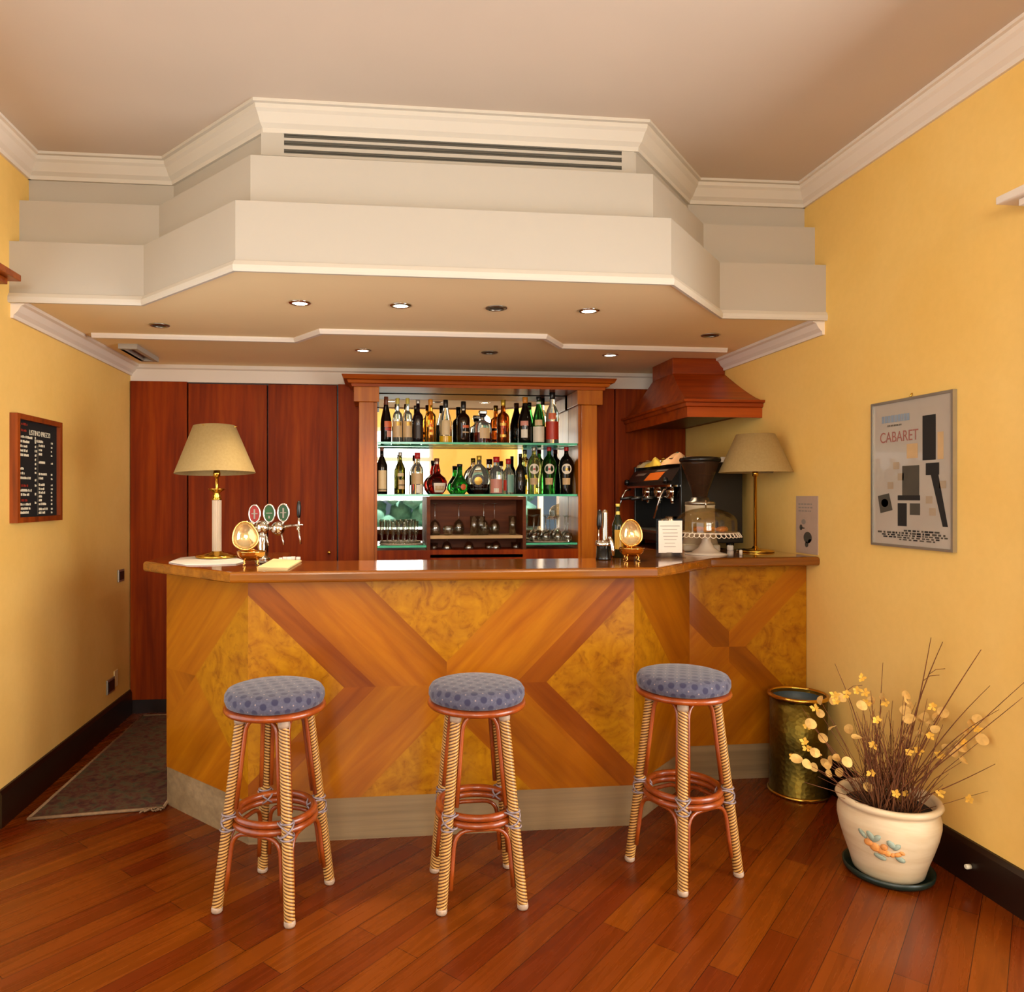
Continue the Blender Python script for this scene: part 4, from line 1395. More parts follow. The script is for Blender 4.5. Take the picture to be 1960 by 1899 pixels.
pm('c_gold', 'c8a838', .3, .6); pm('c_orange', 'd08428', .35); pm('c_black', '14110f', .3); pm('c_red', 'b02020', .3); pm('c_silver', 'b8b4aa', .3, .7); pm('c_brown', '6a3418', .4); pm('c_white', 'e0d8c8', .4); pm('c_yellow', 'c8b44a', .35)

SHAPES = {   # (radius share, height share)
    'wine':  [(0, .0), (.92, .0), (1, .015), (1, .56), (.95, .62), (.62, .72), (.36, .80), (.32, .84), (.32, .985), (0, .985)],
    'spirit': [(0, 0), (.94, 0), (1, .015), (1, .54), (.97, .60), (.80, .66), (.42, .71), (.36, .74), (.34, .985), (0, .985)],
    'slope': [(0, 0), (.94, 0), (1, .015), (1, .42), (.96, .5), (.70, .65), (.45, .78), (.36, .84), (.34, .985), (0, .985)],
    'martini': [(0, 0), (.78, 0), (.82, .02), (.80, .22), (.86, .34), (.98, .50), (1, .58), (.92, .68), (.66, .76), (.34, .82), (.27, .86), (.27, .985), (0, .985)],
    'round': [(0, 0), (.52, 0), (.60, .012), (.88, .12), (1, .26), (.97, .36), (.80, .46), (.50, .53), (.34, .58), (.36, .66), (.28, .76), (.22, .84), (.22, .985), (0, .985)],
    'flask': [(0, 0), (.34, 0), (.42, .012), (.80, .14), (1, .34), (.96, .48), (.74, .64), (.40, .74), (.22, .79), (.20, .985), (0, .985)],
    'squat': [(0, 0), (.50, 0), (.58, .012), (.94, .16), (1, .25), (.90, .36), (.62, .50), (.38, .60), (.30, .68), (.28, .985), (0, .985)],
    'decanter': [(0, 0), (.96, 0), (1, .015), (1, .42), (.96, .54), (.82, .62), (.42, .68), (.26, .72), (.25, .84), (0, .84)],
    'stubby': [(0, 0), (.96, 0), (1, .015), (1, .52), (.96, .60), (.70, .68), (.46, .74), (.40, .78), (.40, .985), (0, .985)],
    'taper': [(0, 0), (.95, 0), (1, .015), (1, .38), (.84, .46), (.96, .56), (.6, .66), (.34, .74), (.30, .985), (0, .985)],
}
def bottle(u, w, vtop, shape, gl, cap, lab, bands, z, Y, group, flat=1.0, cap_h=.09, front='round', liquid=None, loc=None, H=None, R=None, cat='bottle'):
    if loc is None:
        x, zt = on_y(u, vtop, Y)
        H = zt - z
        x2, _ = on_y(u + w / 2.0, vtop, Y)
        R = x2 - x
        loc = (x, Y, z)
    t = thing('bottle', lab, cat, loc, 0, group)
    pr = [(r * R, h * H) for r, h in SHAPES[shape]]
    bm = BM(); lathe(bm, pr, 22, sy=flat)
    obj('glass_body', bm, gl, t)
    rn = pr[-2][0]
    bm = BM()
    if shape == 'decanter':
        lathe(bm, [(0, .80 * H), (rn * 1.5, .80 * H), (rn * 1.5, .86 * H), (rn * 1.2, .87 * H)], 16, capt=True)
        box(bm, -R * .46, R * .46, -R * .3, R * .3, .87 * H, .995 * H, 0, .006)
    else:
        lathe(bm, [(rn * 1.08, H * (1 - cap_h)), (rn * 1.14, H * (1 - cap_h) + .001), (rn * 1.14, H * .994), (rn * 1.0, H), (0, H)], 16, capb=False)
    obj('cap', bm, cap, t)
    def rad(h):
        for (r0, h0), (r1, h1) in zip(pr, pr[1:]):
            if h0 <= h <= h1 and h1 > h0:
                return r0 + (r1 - r0) * (h - h0) / (h1 - h0)
        return R
    aim = math.atan2(-loc[1], -loc[0])
    for bnd in bands:
        m_, h0, h1 = bnd[:3]
        half = bnd[3] if len(bnd) > 3 else 1.0
        off = bnd[4] if len(bnd) > 4 else 0.0
        bm = BM()
        if half == 'disc':                       # round medallion
            hc, rr_ = (h0 + h1) / 2 * H, (h1 - h0) / 2 * H
            n = 18
            ctr = None
            ring = []
            for i in range(n):
                a = 2 * PI * i / n
                dz, dx = rr_ * math.sin(a), rr_ * math.cos(a)
                rad_ = rad(hc + dz) + .0014
                th = aim + off + dx / max(rad_, R * .5)
                ring.append(bm.verts.new((rad_ * math.cos(th), rad_ * math.sin(th) * flat, hc + dz)))
            rc = rad(hc) + .0016
            ctr = bm.verts.new((rc * math.cos(aim + off), rc * math.sin(aim + off) * flat, hc))
            for i in range(n):
                bm.faces.new((ring[i], ring[(i + 1) % n], ctr))
        else:
            n = 14
            rows = []
            for j in range(6):
                h = (h0 + (h1 - h0) * j / 5) * H
                r_ = rad(h) + .0012
                rows.append([bm.verts.new((r_ * math.cos(aim + off - half + 2 * half * i / n), r_ * math.sin(aim + off - half + 2 * half * i / n) * flat, h)) for i in range(n + 1)])
            for A, B in zip(rows, rows[1:]):
                for i in range(n):
                    bm.faces.new((A[i], A[i + 1], B[i + 1], B[i]))
        obj('label_patch' if half != 'disc' else 'medallion', bm, m_, t, True)
    return t

G1, G2 = 'bottles on the upper glass shelf', 'bottles on the lower glass shelf'
YT = 4.80
zA, zB = zsh[0], zsh[1]
top = [
    (739, 21, 759, 'slope', 'g_black', 'c_brown', 'black sloping bottle with an orange-red label, at the left end of the top row', [('l_orange', .33, .46, .8, .5), ('l_red', .26, .32, .7, .5), ('l_pink', .12, .25, .45, .6)]),
    (761, 19, 762, 'spirit', 'g_clear', 'c_yellow', 'clear bottle with yellow cap beside the black sloping bottle on the top shelf', [('l_tan', .12, .48, 1.1), ('l_gold', .38, .46, .5, .3)]),
    (780, 19, 762, 'spirit', 'g_clear', 'c_yellow', 'clear bottle with yellow cap beside the plum-dark bottle on the top shelf', [('l_tan', .12, .48, 1.1), ('l_gold', .38, .46, .5, .3)]),
    (800, 20, 765, 'spirit', 'g_plum', 'c_silver', 'plum-dark bottle with silver neck on the top shelf', [('l_dark', .1, .4, 1.0)]),
    (824, 22, 764, 'spirit', 'g_amber', 'c_orange', 'amber bottle with gold cap on the top shelf, left of the black-capped clear bottle', [('l_gold', .3, .36, .35, .1), ('l_gold', .18, .24, .3, .1)]),
    (853, 24, 765, 'slope', 'g_clear', 'c_black', 'clear bottle with black cap and yellow liquid low inside, top shelf', [('l_beige', .18, .52, .7), ('g_yellow', .01, .16, 3.1)]),
    (887, 25, 768, 'spirit', 'g_brown', 'c_black', 'brown-black bottle with white neck strip on the top shelf', [('l_white', .78, .95, .5), ('l_orange', .36, .42, .5, .4), ('l_tan', .24, .27, .5, .4)]),
    (924, 34, 785, 'decanter', 'g_clear', 'g_plum', 'squat square-shouldered decanter with wide stopper and dark red liquor, top shelf', [('l_tan', .14, .46, .6, .3), ('g_red', .01, .32, 3.1)]),
    (963, 24, 765, 'spirit', 'g_cognac', 'c_gold', 'cognac-brown bottle with gold neck on the top shelf, right of the decanter', [('l_gold', .40, .46, .5), ('l_gold', .14, .2, .5)]),
    (1005, 27, 760, 'slope', 'g_black', 'c_orange', 'black sloping bottle with orange cap, on the top shelf beside the green bottle', [('l_pink', .38, .48, .55, -.1), ('l_white', .12, .3, .45, -.1)]),
    (1031, 24, 759, 'slope', 'g_green', 'c_black', 'green sloping bottle with cream label on the top shelf', [('l_white', .03, .36, 1.0), ('l_beige', .38, .50, .6), ('c_white', .84, .89, 3.1)]),
    (1057, 24, 749, 'stubby', 'g_clear', 'c_black', 'tall clear bottle with red label and black pourer, right end of the top row', [('l_red', .08, .42, 1.3), ('l_orange', .46, .58, .6)]),
]
pm('g_yellow', 'd8a818', .15)
for i, (u, w, vt, sh, gl, cp, lb, bands) in enumerate(top):
    kw = {}
    if sh == 'decanter': kw = dict(flat=.8)
    if i == 0: kw = dict(cap_h=.19)
    if i in (1, 2): kw = dict(cap_h=.13)
    if i in (5, 6): kw = dict(cap_h=.19)
    if i in (4, 8): kw = dict(cap_h=.14)
    if i == 9: kw = dict(cap_h=.13)
    if i == 11: kw = dict(cap_h=.15)
    bottle(u, w, vt, sh, gl, cp, lb, bands, zA, YT, G1, **kw)
low = [
    (731, 22, 855, 'wine', 'g_black', 'c_brown', 'black wine-shaped bottle with beige label, left end of the second row', [('l_beige', .06, .50, .75, .1), ('l_dark', .08, .11, .75, .1)]),
    (766, 20, 865, 'wine', 'g_olive', 'c_silver', 'olive-green bottle with pale label on the second shelf', [('l_tan', .12, .34, .6, .3), ('l_dark', .2, .23, .6, .3), ('l_beige', .42, .5, .6, .1)]),
    (799, 24, 866, 'stubby', 'g_clear', 'c_red', 'clear red-capped bottle with tan label, left of the round red liqueur bottle', [('l_tan', .24, .50, 1.2), ('c_white', .03, .22, .55, .4)]),
    (836, 40, 877, 'round', 'g_red', 'c_brown', 'round-bodied red liqueur bottle with square label on the second shelf', [('l_white', .05, .31, .62, .35), ('l_tan', .09, .27, .5, .35), ('c_white', .84, .94, .6)]),
    (880, 34, 888, 'squat', 'g_bright', 'c_black', 'squat bright green bottle with orange round seal on the second shelf', [('l_orange', .14, .34, 'disc', .45)]),
    (917, 43, 872, 'flask', 'g_clear', 'c_gold', 'round flask with gold medallion and dark liquor on the second shelf', [('g_brown', .01, .26, 3.1), ('l_dark', .17, .52, 'disc'), ('l_gold', .24, .45, 'disc')]),
    (950, 27, 874, 'stubby', 'g_clear', 'c_red', 'clear bottle with pinkish-red label and red cap on the second shelf, beside the round flask', [('l_pink', .03, .40, .9), ('l_white', .05, .16, .35)]),
    (973, 22, 878, 'stubby', 'g_clear', 'c_red', 'smaller red-capped bottle with pale green label beside the slim black bottle', [('l_teal', .05, .55, .6, .5), ('l_red', .1, .4, .5, -.8)]),
    (996, 20, 868, 'taper', 'g_black', 'c_black', 'slim plain black bottle on the second shelf', []),
    (1022, 28, 855, 'martini', 'g_lime', 'c_silver', 'pale vermouth bottle with round label on the second shelf', [('l_white', .42, .64, 'disc', .05), ('l_red', .50, .55, 'disc', .05), ('l_tan', .2, .34, .6)]),
    (1051, 28, 855, 'martini', 'g_green', 'c_red', 'green vermouth bottle with red cap and round label on the second shelf', [('l_white', .42, .64, 'disc', .05), ('l_red', .50, .55, 'disc', .05), ('l_tan', .2, .34, .6)]),
    (1084, 29, 855, 'martini', 'g_black', 'c_red', 'black vermouth bottle with red cap and round label, right end of the second row', [('l_white', .42, .64, 'disc', .05), ('l_gold', .49, .55, 'disc', .05), ('l_tan', .2, .34, .6)]),
]
for i, (u, w, vt, sh, gl, cp, lb, bands) in enumerate(low):
    kw = {}
    if sh == 'round': kw = dict(flat=.85)
    if sh == 'flask': kw = dict(flat=.5, cap_h=.12)
    if sh == 'stubby': kw = dict(cap_h=.15)
    bottle(u, w, vt, sh, gl, cp, lb, bands, zB, YT, G2, **kw)

# ------------------------------------------------------------------ glasses
def shell(outer, th=.0011):
    """closed thin wall from an outer profile that runs from the foot up to the rim"""
    inner = [(max(r - th, 0.0004), z + (th if i == 0 else 0)) for i, (r, z) in enumerate(outer)]
    return outer, inner
def stem_glass(bowl, stem_h, foot_r):
    bm = BM()
    pr = [(0, 0), (foot_r, 0), (foot_r, .0018), (.010, .005), (.0042, .012), (.0038, stem_h - .008), (.008, stem_h)]
    pr += [(r, stem_h + z) for r, z in bowl]
    pr += [(max(r - .0011, .0005), stem_h + z + .0008) for r, z in reversed(bowl)] + [(0, stem_h + .003)]
    lathe(bm, pr, 20)
    return bm
def tumbler(r0, r1, h):
    bm = BM(); lathe(bm, [(0, 0), (r0, 0), (r1, h), (r1 - .0015, h), (r0 - .0018, .008), (0, .008)], 20); return bm
def flip(bm, h):
    for v in bm.verts:
        v.co.z = h - v.co.z
        v.co.x = -v.co.x
    return bm
YG = 4.80
# slim flutes on the left glass shelf, standing on an oval tray
def tray(x0, x1, z, lab):
    bm = BM(); r = (x1 - x0) / 2
    lathe(bm, [(0, .0), (r * .94, .0), (r, .006), (r * .985, .008), (r * .93, .003), (0, .003)], 36, sy=.115 / r)
    single('oval_tray', bm, 'flyer', lab, 'tray', ((x0 + x1) / 2, 4.828, z), 'trays under the glasses', True)
tray(n0 + .012, b0 - .012, zls, 'oval tray under the slim flutes on the left short shelf')
tray(b1 + .012, n1 - .012, zls + .012, 'oval tray under the balloon glasses on the right short shelf')
fx0, fx1 = on_y(731, 1000, YG)[0], on_y(796, 1000, YG)[0]
ords = ['first', 'second', 'third', 'fourth', 'fifth', 'sixth', 'seventh', 'eighth']
h_fl = on_y(760, 997, YG)[1] - (zls + .0035)
fl0 = None
for i in range(7):
    x = fx0 + (fx1 - fx0) * i / 6
    if fl0 is None:
        bm = BM(); k = h_fl
        lathe(bm, [(0, 0), (.016, 0), (.016, .002), (.006, .006), (.0052, k * .30), (.010, k * .42), (.0145, k * .62), (.0165, k), (.0155, k), (.0135, k * .62), (.009, k * .44), (0, k * .40)], 18)
        fl0 = single('flute_glass', bm, 'clear', '', 'glass', (0, 0, 0), 'slim flutes on the left oval tray')
        o = fl0
    else:
        o = fl0.copy(); COL.objects.link(o)
    o.location = (x, 4.785 + (.05 if i % 2 else 0), zls + .0042)
    o['label'] = ords[i] + ' slim flute on the left oval tray, counted from the left pilaster'
# balloon glasses turned upside down on the right shelf
gx0, gx1 = on_y(1020, 1000, YG)[0], on_y(1089, 1000, YG)[0]
hb = on_y(1050, 987, YG)[1] - (zls + .0155)
bl0 = None
for i in range(8):
    x = gx0 + (gx1 - gx0) * (i // 2) / 3.0
    if bl0 is None:
        bowl = [(.012, .002), (.026, .012), (.0315, .030), (.030, .048), (.0235, .066)]
        bm = stem_glass(bowl, hb - .066, .021)
        bl0 = single('balloon_glass', flip(bm, hb), 'clear', '', 'glass', (0, 0, 0), 'upturned balloon glasses on the right oval tray')
        o = bl0
    else:
        o = bl0.copy(); COL.objects.link(o)
    o.location = (min(x + (.012 if i % 2 else 0), n1 - .05), 4.77 + (.075 if i % 2 else 0), zls + .0165)
    o['label'] = ords[i // 2] + ' upturned balloon glass of the ' + ('rear' if i % 2 else 'front') + ' row on the right oval tray'
# compartment: upper level
zc_ = zm + .008
hi = on_y(840, 963, YG)[1] - zc_ - .001
hg = min(hi, zbx - .03 - zc_)
def wine():
    bowl = [(.010, .001), (.026, .014), (.036, .040), (.037, .060), (.031, .098)]
    return flip(stem_glass(bowl, hg - .098, .033), hg)
w0 = None
for i, u in enumerate((832, 880, 925, 949)):
    x = on_y(u, 1000, YG)[0]
    if w0 is None:
        w0 = single('wine_glass', wine(), 'clear', '', 'glass', (0, 0, 0), 'upturned wine glasses in the compartment')
        o = w0
    else:
        o = w0.copy(); COL.objects.link(o)
    o.location = (x, 4.80 + (.06 if i % 2 else -.02), zc_ + .0005)
    o['label'] = ords[i] + ' upturned wine glass on the pale compartment shelf, counted from its left side'
t0_ = None
for i, (u, yy) in enumerate(((907, 4.74), (921, 4.745), (981, 4.76))):
    x = on_y(u, 1000, yy)[0]
    if t0_ is None:
        t0_ = single('highball_glass', tumbler(.0225, .0265, .125), 'clear', '', 'glass', (0, 0, 0), 'highball glasses in the compartment')
        o = t0_
    else:
        o = t0_.copy(); COL.objects.link(o)
    o.location = (x, yy, zc_ + .0005)
    o['label'] = ('straight highball glass on the pale shelf, left one of the close pair', 'straight highball glass on the pale shelf, right one of the close pair', 'straight highball glass standing alone at the right end of the pale shelf')[i]
bm = BM(); lathe(bm, [(0, 0), (.02, 0), (.034, .02), (.036, .045), (.030, .062), (.029, .062), (.0345, .045), (.0325, .021), (.0, .004)], 22)
single('glass_bowl', bm, 'clear', 'small round glass bowl between the first two wine glasses on the pale shelf', 'glass bowl', (on_y(858, 1010, 4.75)[0], 4.75, zc_ + .0005))
# compartment: lower level, standing behind the bar top
zl = zls - .03
cb('compartment_floor', [(b0 + .022, b1 - .022, YF + .02, YM - .02, zl - .05, zl - .03)], 'dark')
zl0 = zl - .03
lows = [(830, 'g', 1050), (855, 'w', 1037), (897, 'w', 1040), (935, 'g', 1056), (949, 'w', 1050), (987, 't', 1037)]
gw = {}
for i, (u, k, vt) in enumerate(lows):
    x, zt = on_y(u, vt, YG)
    h = max(.07, zt - zl0)
    if k == 't':
        bm = tumbler(.026, .033, h); nm, lb = 'highball_glass', 'tall glass at the right end below the pale shelf'
    elif k == 'g':
        bm = tumbler(.022, .028, h); nm, lb = 'small_tumbler', ('small tumbler at the left end below the pale shelf' if i == 0 else 'small tumbler near the middle below the pale shelf')
    else:
        bowl = [(.009, .001), (.024, .012), (.033, .036), (.033, .052), (.028, .08)]
        bm = flip(stem_glass(bowl, max(.03, h - .08), .031), max(.11, h)); nm, lb = 'wine_glass', ords[i - (1 if i < 3 else 2)] + ' upturned stem glass below the pale shelf, counted from the left'
    single(nm, bm, 'clear', lb, 'glass', (x, 4.79, zl0 + .0005), 'glasses below the pale shelf')

# ------------------------------------------------------------------ table lamps
def lamp_shade(bm, r0, r1, z0, z1):
    lathe(bm, [(r0, z0), (r1, z1), (r1 - .002, z1), (r0 - .002, z0)], 56, capb=False, capt=False)
    for i in range(56):
        pass
lx_, ly_ = on_z(415, 1069, ZT)
d_ = lx_ * SY + ly_ * CY
def zv(v, d):
    return EYE - (v - V0) / FPX * d
t = thing('table_lamp', 'table lamp with ivory fluted column and cream shade at the left end of the bar', 'table lamp', (lx_, ly_, ZT + .006))
zb_ = ZT + .006
def Z(v):
    return zv(v, d_) - zb_
bm = BM(); lathe(bm, [(0, 0), (.094, 0), (.097, .006), (.092, .013), (.07, .017), (.066, .021), (.034, .024), (.030, .030), (0, .030)], 44)
obj('base', bm, 'brass', t)
bm = BM()
n = 40
prof = [(.0215 - .0016 * (k % 2)) for k in range(n)]
A = [bm.verts.new((prof[k] * math.cos(2 * PI * k / n), prof[k] * math.sin(2 * PI * k / n), .030)) for k in range(n)]
B = [bm.verts.new((v.co.x, v.co.y, Z(957))) for v in A]
for k in range(n):
    bm.faces.new((A[k], A[(k + 1) % n], B[(k + 1) % n], B[k]))
bm.faces.new(list(reversed(A))); bm.faces.new(B)
tag(obj('column', bm, 'ivory', t), 'ivory fluted column')
z9 = Z(957)
bm = BM(); lathe(bm, [(0, z9), (.022, z9), (.023, z9 + .008), (.017, z9 + .014), (.021, z9 + .020), (.013, z9 + .030), (.016, z9 + .036), (.036, z9 + .050), (.040, z9 + .054), (.035, z9 + .054), (.012, z9 + .042), (.0075, z9 + .05), (.0075, Z(913)), (.015, Z(912)), (.017, Z(905)), (.012, Z(896)), (.005, Z(892)), (.005, Z(815)), (0, Z(815))], 28)
obj('stem', bm, 'brass', t)
r0_, r1_ = 75 / FPX * d_, 39 / FPX * d_
bm = BM(); lamp_shade(bm, r0_, r1_, Z(905), Z(814)); o = obj('lamp_shade', bm, 'shade', t)
bm = BM()
for k in range(3):
    a = 2 * PI * k / 3
    tube(bm, [(0, 0, Z(817)), (r1_ * .98 * math.cos(a), r1_ * .98 * math.sin(a), Z(816))], .0016, 6)
obj('shade_carrier', bm, 'brass', t)
o.rotation_euler = (math.radians(-2.2), math.radians(-1.5), 0)
# napkin the lamp stands on
bm = BM()
pts2 = [on_z(u, v, ZT) for u, v in ((323, 1077), (345, 1068.5), (400, 1063.5), (447, 1066), (470, 1075), (452, 1080), (410, 1081.5), (355, 1082))]
c2 = (sum(p[0] for p in pts2) / 8, sum(p[1] for p in pts2) / 8)
prism(bm, [(p[0] - c2[0], p[1] - c2[1]) for p in pts2], .0005, .0045, 0, .0015, 2)
single('lamp_mat', bm, 'paper', 'crumpled white napkin under the lamp at the left end of the bar', 'napkin', (c2[0], c2[1], ZT), smooth=False)

rx, ry = 1.985, 3.69
d2 = rx * SY + ry * CY
t = thing('table_lamp', 'table lamp with slim brass stem and cream shade at the wall end of the bar', 'table lamp', (rx, ry, ZT))
def Z2(v):
    return zv(v, d2) - ZT
bm = BM(); lathe(bm, [(0, 0), (.093, 0), (.096, .005), (.090, .012), (.05, .016), (.018, .020), (.012, .030), (0, .030)], 44); obj('base', bm, 'brass', t)
bm = BM(); lathe(bm, [(0, .028), (.0085, .028), (.0085, Z2(912)), (.0155, Z2(911)), (.0155, Z2(900)), (.006, Z2(898)), (.005, Z2(835)), (0, Z2(835))], 20); obj('stem', bm, 'brass', t)
bm = BM(); lamp_shade(bm, 67 / FPX * d2, 35 / FPX * d2, Z2(904), Z2(831)); obj('lamp_shade', bm, 'shade', t)
bm = BM()
for k in range(3):
    a = 2 * PI * k / 3
    tube(bm, [(0, 0, Z2(835)), (35 / FPX * d2 * .98 * math.cos(a), 35 / FPX * d2 * .98 * math.sin(a), Z2(834))], .0016, 6)
obj('shade_carrier', bm, 'brass', t)

# ------------------------------------------------------------------ egg-shaped gilt boxes
def egg_box(lab, x, y, H, W, turn, lean=0.0):
    t = thing('egg_box', lab, 'trinket box', (x, y, ZT), turn, 'gilt egg boxes on the bar')
    r = W / 2
    zf = H * .10
    zr = H * .32
    bm = BM()                                     # bowl
    pr = [(0, zf)] + [(r * math.sin(PI / 2 * k / 8), zr - (zr - zf) * math.cos(PI / 2 * k / 8)) for k in range(1, 9)] + [(r * 1.03, zr + .002), (r * 1.0, zr + .006), (r * .93, zr + .003), (r * .80, zr - H * .10), (0, zf + H * .05)]
    lathe(bm, pr, 32, sy=.92)
    obj('bowl', bm, 'gold', t)
    for k in range(4):
        a = PI / 4 + k * PI / 2
        c = Vector((r * .62 * math.cos(a), r * .58 * math.sin(a), 0))
        o_ = Vector((math.cos(a), math.sin(a), 0))
        bm = BM(); tube(bm, [c * .95 + Vector((0, 0, zf * 1.5)), c + o_ * .004 + Vector((0, 0, zf)), c - o_ * .002 + Vector((0, 0, zf * .45)), c + o_ * .007 + Vector((0, 0, .003))], [.0042, .0032, .0026, .003], 8)
        ico(bm, c + o_ * .007 + Vector((0, 0, .004)), .004, 1)
        obj('foot', bm, 'gold', t)
    # lid: half egg opened upright, hollow side to the room
    hl = H * .72
    zc = zr + .012 + hl * .46
    bm = BM(); bmi = BM(); bmr = BM()
    def outline(a, k=1.0):
        s, c = math.sin(a), math.cos(a)
        wz = r * .92 * k * (1.0 - .15 * s) * (1 - .10 * max(0, -s) ** 4)
        return (wz * c, hl / 2 * k * s * (1.06 if s > 0 else .94))
    n, m = 36, 8
    for B_, k0, dep, fl in ((bm, 1.0, .62, 0), (bmi, .94, .52, 1)):
        rows = []
        for j in range(m):
            q = math.cos(PI / 2 * j / m)
            yy = r * dep * math.sin(PI / 2 * j / m)
            rows.append([B_.verts.new((outline(2 * PI * i / n, k0 * q)[0], yy + .006, zc + outline(2 * PI * i / n, k0 * q)[1])) for i in range(n)])
        tip = B_.verts.new((0, r * dep + .006, zc))
        for A_, C_ in zip(rows, rows[1:]):
            for i in range(n):
                B_.faces.new((A_[i], A_[(i + 1) % n], C_[(i + 1) % n], C_[i])).smooth = True
        for i in range(n):
            B_.faces.new((rows[-1][i], rows[-1][(i + 1) % n], tip)).smooth = True
    lid = obj('lid', bm, 'gold', t)
    tag(obj('lid_lining', bmi, 'cream_enamel', lid), 'cream shining lining')
    tube(bmr, [(outline(2 * PI * i / n, .975)[0], .005, zc + outline(2 * PI * i / n, .975)[1]) for i in range(n)], .0042, 8, closed=True)
    obj('lid_rim', bmr, 'gold', lid)
    lid.rotation_euler = (math.radians(-5), math.radians(-lean * 4), 0)
    lid.location.x = -lean * .004
    bm = BM(); tube(bm, [(-.012, r * .84, zr + .007), (.012, r * .84, zr + .007)], .004, 8); obj('hinge', bm, 'gold', t)
M['cream_enamel'] = plain('cream_enamel', 'dcc08a', .12, .6, .03)
x, y = on_z(481, 1081, ZT)
egg_box('gilt egg-shaped box with open lid beside the beer tap tower', x, y, .172, .118, .12, 2.0)
x, y = on_z(1209, 1073, ZT)
egg_box('gilt egg-shaped box with open lid beside the framed notice stand', x, y, .172, .112, -.12)

# ------------------------------------------------------------------ beer tower, left
tx, ty = -.530, 3.495
t = thing('beer_tap_tower', 'chrome beer tower with three chrome balls and oval badges on the bar', 'beer tap', (tx, ty, ZT), -YAW)
dt = tx * SY + ty * CY
ut = U0 + FPX * (tx * CY - ty * SY) / dt
def L(u, v, dep=0.0):
    """place in the tower's own frame (facing the room)"""
    return ((u - ut) / FPX * dt, dep, zv(v, dt) - ZT)
bm = BM()
zc1_ = L(0, 1022)[2]
lathe(bm, [(0, 0), (.036, 0), (.038, .006), (.026, .012), (.020, .02), (.0225, .03), (.0195, .045), (.0225, .06), (.0195, .075), (.0225, .09), (.0195, .10), (.019, zc1_), (0, zc1_)], 28, (L(502, 0)[0], 0, 0))
obj('column', bm, 'chrome', t)
bm = BM(); tube(bm, [L(472, 1010, .012), L(533, 1011, .012), L(556, 1006, .012), L(570, 1006, .0)], [.012, .012, .006, .005], 12); obj('manifold', bm, 'chrome', t)
tap = [((475, 1010), (488, 983), 'badge_red', 'red oval badge'), ((502, 1009), (516, 982), 'badge_green', 'green oval badge'), ((532, 1011), (543, 981), 'badge_dark', 'green and dark oval badge')]
M['badge_red'] = plain('badge_red', '8e1c14', .6, var=.2, scale=40); M['badge_green'] = plain('badge_green', '1c4c1c', .6, var=.2, scale=40); M['badge_dark'] = plain('badge_dark', '1e4424', .6, var=.3, scale=40)
for (bu, bv), (ou, ov), mt, lb in tap:
    bm = BM(); ico(bm, L(bu, bv), .0335, 3); b_ = obj('ball', bm, 'chrome', t)
    c = Vector(L(ou, ov, -.006))
    bm = BM(); tube(bm, [c + Vector((.026 * math.cos(2 * PI * i / 28), 0, .041 * math.sin(2 * PI * i / 28))) for i in range(28)], .0042, 8, closed=True)
    tube(bm, [c - Vector((0, 0, .041)), Vector(L(bu + 8, bv - 6, 0))], .006, 8)
    fr_ = obj('badge', bm, 'chrome', t)
    bm = BM()
    for yy, fl in ((-.002, 0), (.004, 1)):
        quad(bm, [c + Vector((.025 * math.cos(2 * PI * i / 28), yy, .040 * math.sin(2 * PI * i / 28))) for i in range(28)])
    tag(obj('badge_face', bm, mt, fr_), lb)
    bm = BM(); box(bm, c.x - .014, c.x + .014, c.y - .0034, c.y - .0022, c.z - .0015, c.z + .0025); box(bm, c.x - .0035, c.x + .0035, c.y - .0036, c.y - .0024, c.z - .024, c.z + (.022 if mt != 'badge_green' else -.012))
    obj('badge_mark', bm, 'ink', fr_)
for u0_, v0_, u1_, v1_ in ((512, 1022, 518, 1043), (542, 1022, 547, 1042), (574, 1012, 579, 1040)):
    bm = BM(); tube(bm, [L(u0_, v0_, -.03), L((u0_ + u1_) / 2, (v0_ + v1_) / 2, -.034), L(u1_, v1_, -.038)], .0042, 8); obj('spout', bm, 'chrome', t)
bm = BM(); tube(bm, [L(571, 1012, -.0), L(572, 1000, 0), L(572, 990, 0)], [.009, .006, .0055], 10); tube(bm, [L(558, 1005, 0), L(581, 1004, -.01)], [.005, .004], 8); tube(bm, [L(571, 1006, 0), L(574, 1014, -.03)], [.010, .007], 10)
o = obj('tap', bm, 'chrome', t)
bm = BM(); tube(bm, [L(572, 990), L(572, 986), L(572, 972), L(572, 962), L(572, 958)], [.006, .0095, .011, .0085, .004], 14); tag(obj('tap_handle', bm, 'black', o), 'black handle')

# ------------------------------------------------------------------ small tap unit, right
tx2, ty2 = on_z(1157, 1071, ZT)
ty2 = min(ty2, 3.335)
dt2 = tx2 * SY + ty2 * CY
ut2 = U0 + FPX * (tx2 * CY - ty2 * SY) / dt2
def R2(u, v, dep=0.0):
    return ((u - ut2) / FPX * dt2, dep, zv(v, dt2) - ZT)
t = thing('soda_tap', 'small black and chrome soda tap on the bar beside the bottle cabinet', 'tap', (tx2, ty2, ZT), -YAW)
bm = BM(); zz = R2(0, 1044)[2]; lathe(bm, [(0, 0), (.034, 0), (.036, .006), (.033, .012), (.032, zz), (0, zz)], 26, (R2(1155, 0)[0], 0, 0)); obj('body', bm, 'black', t)
bm = BM(); z2 = R2(0, 1034)[2]; lathe(bm, [(0, zz), (.036, zz), (.038, zz + .006), (.034, z2), (0, z2)], 26, (R2(1155, 0)[0], 0, 0)); obj('collar', bm, 'chrome', t)
bm = BM(); z3 = R2(0, 975)[2]; N_ = 13; xx = R2(1158, 0)[0]
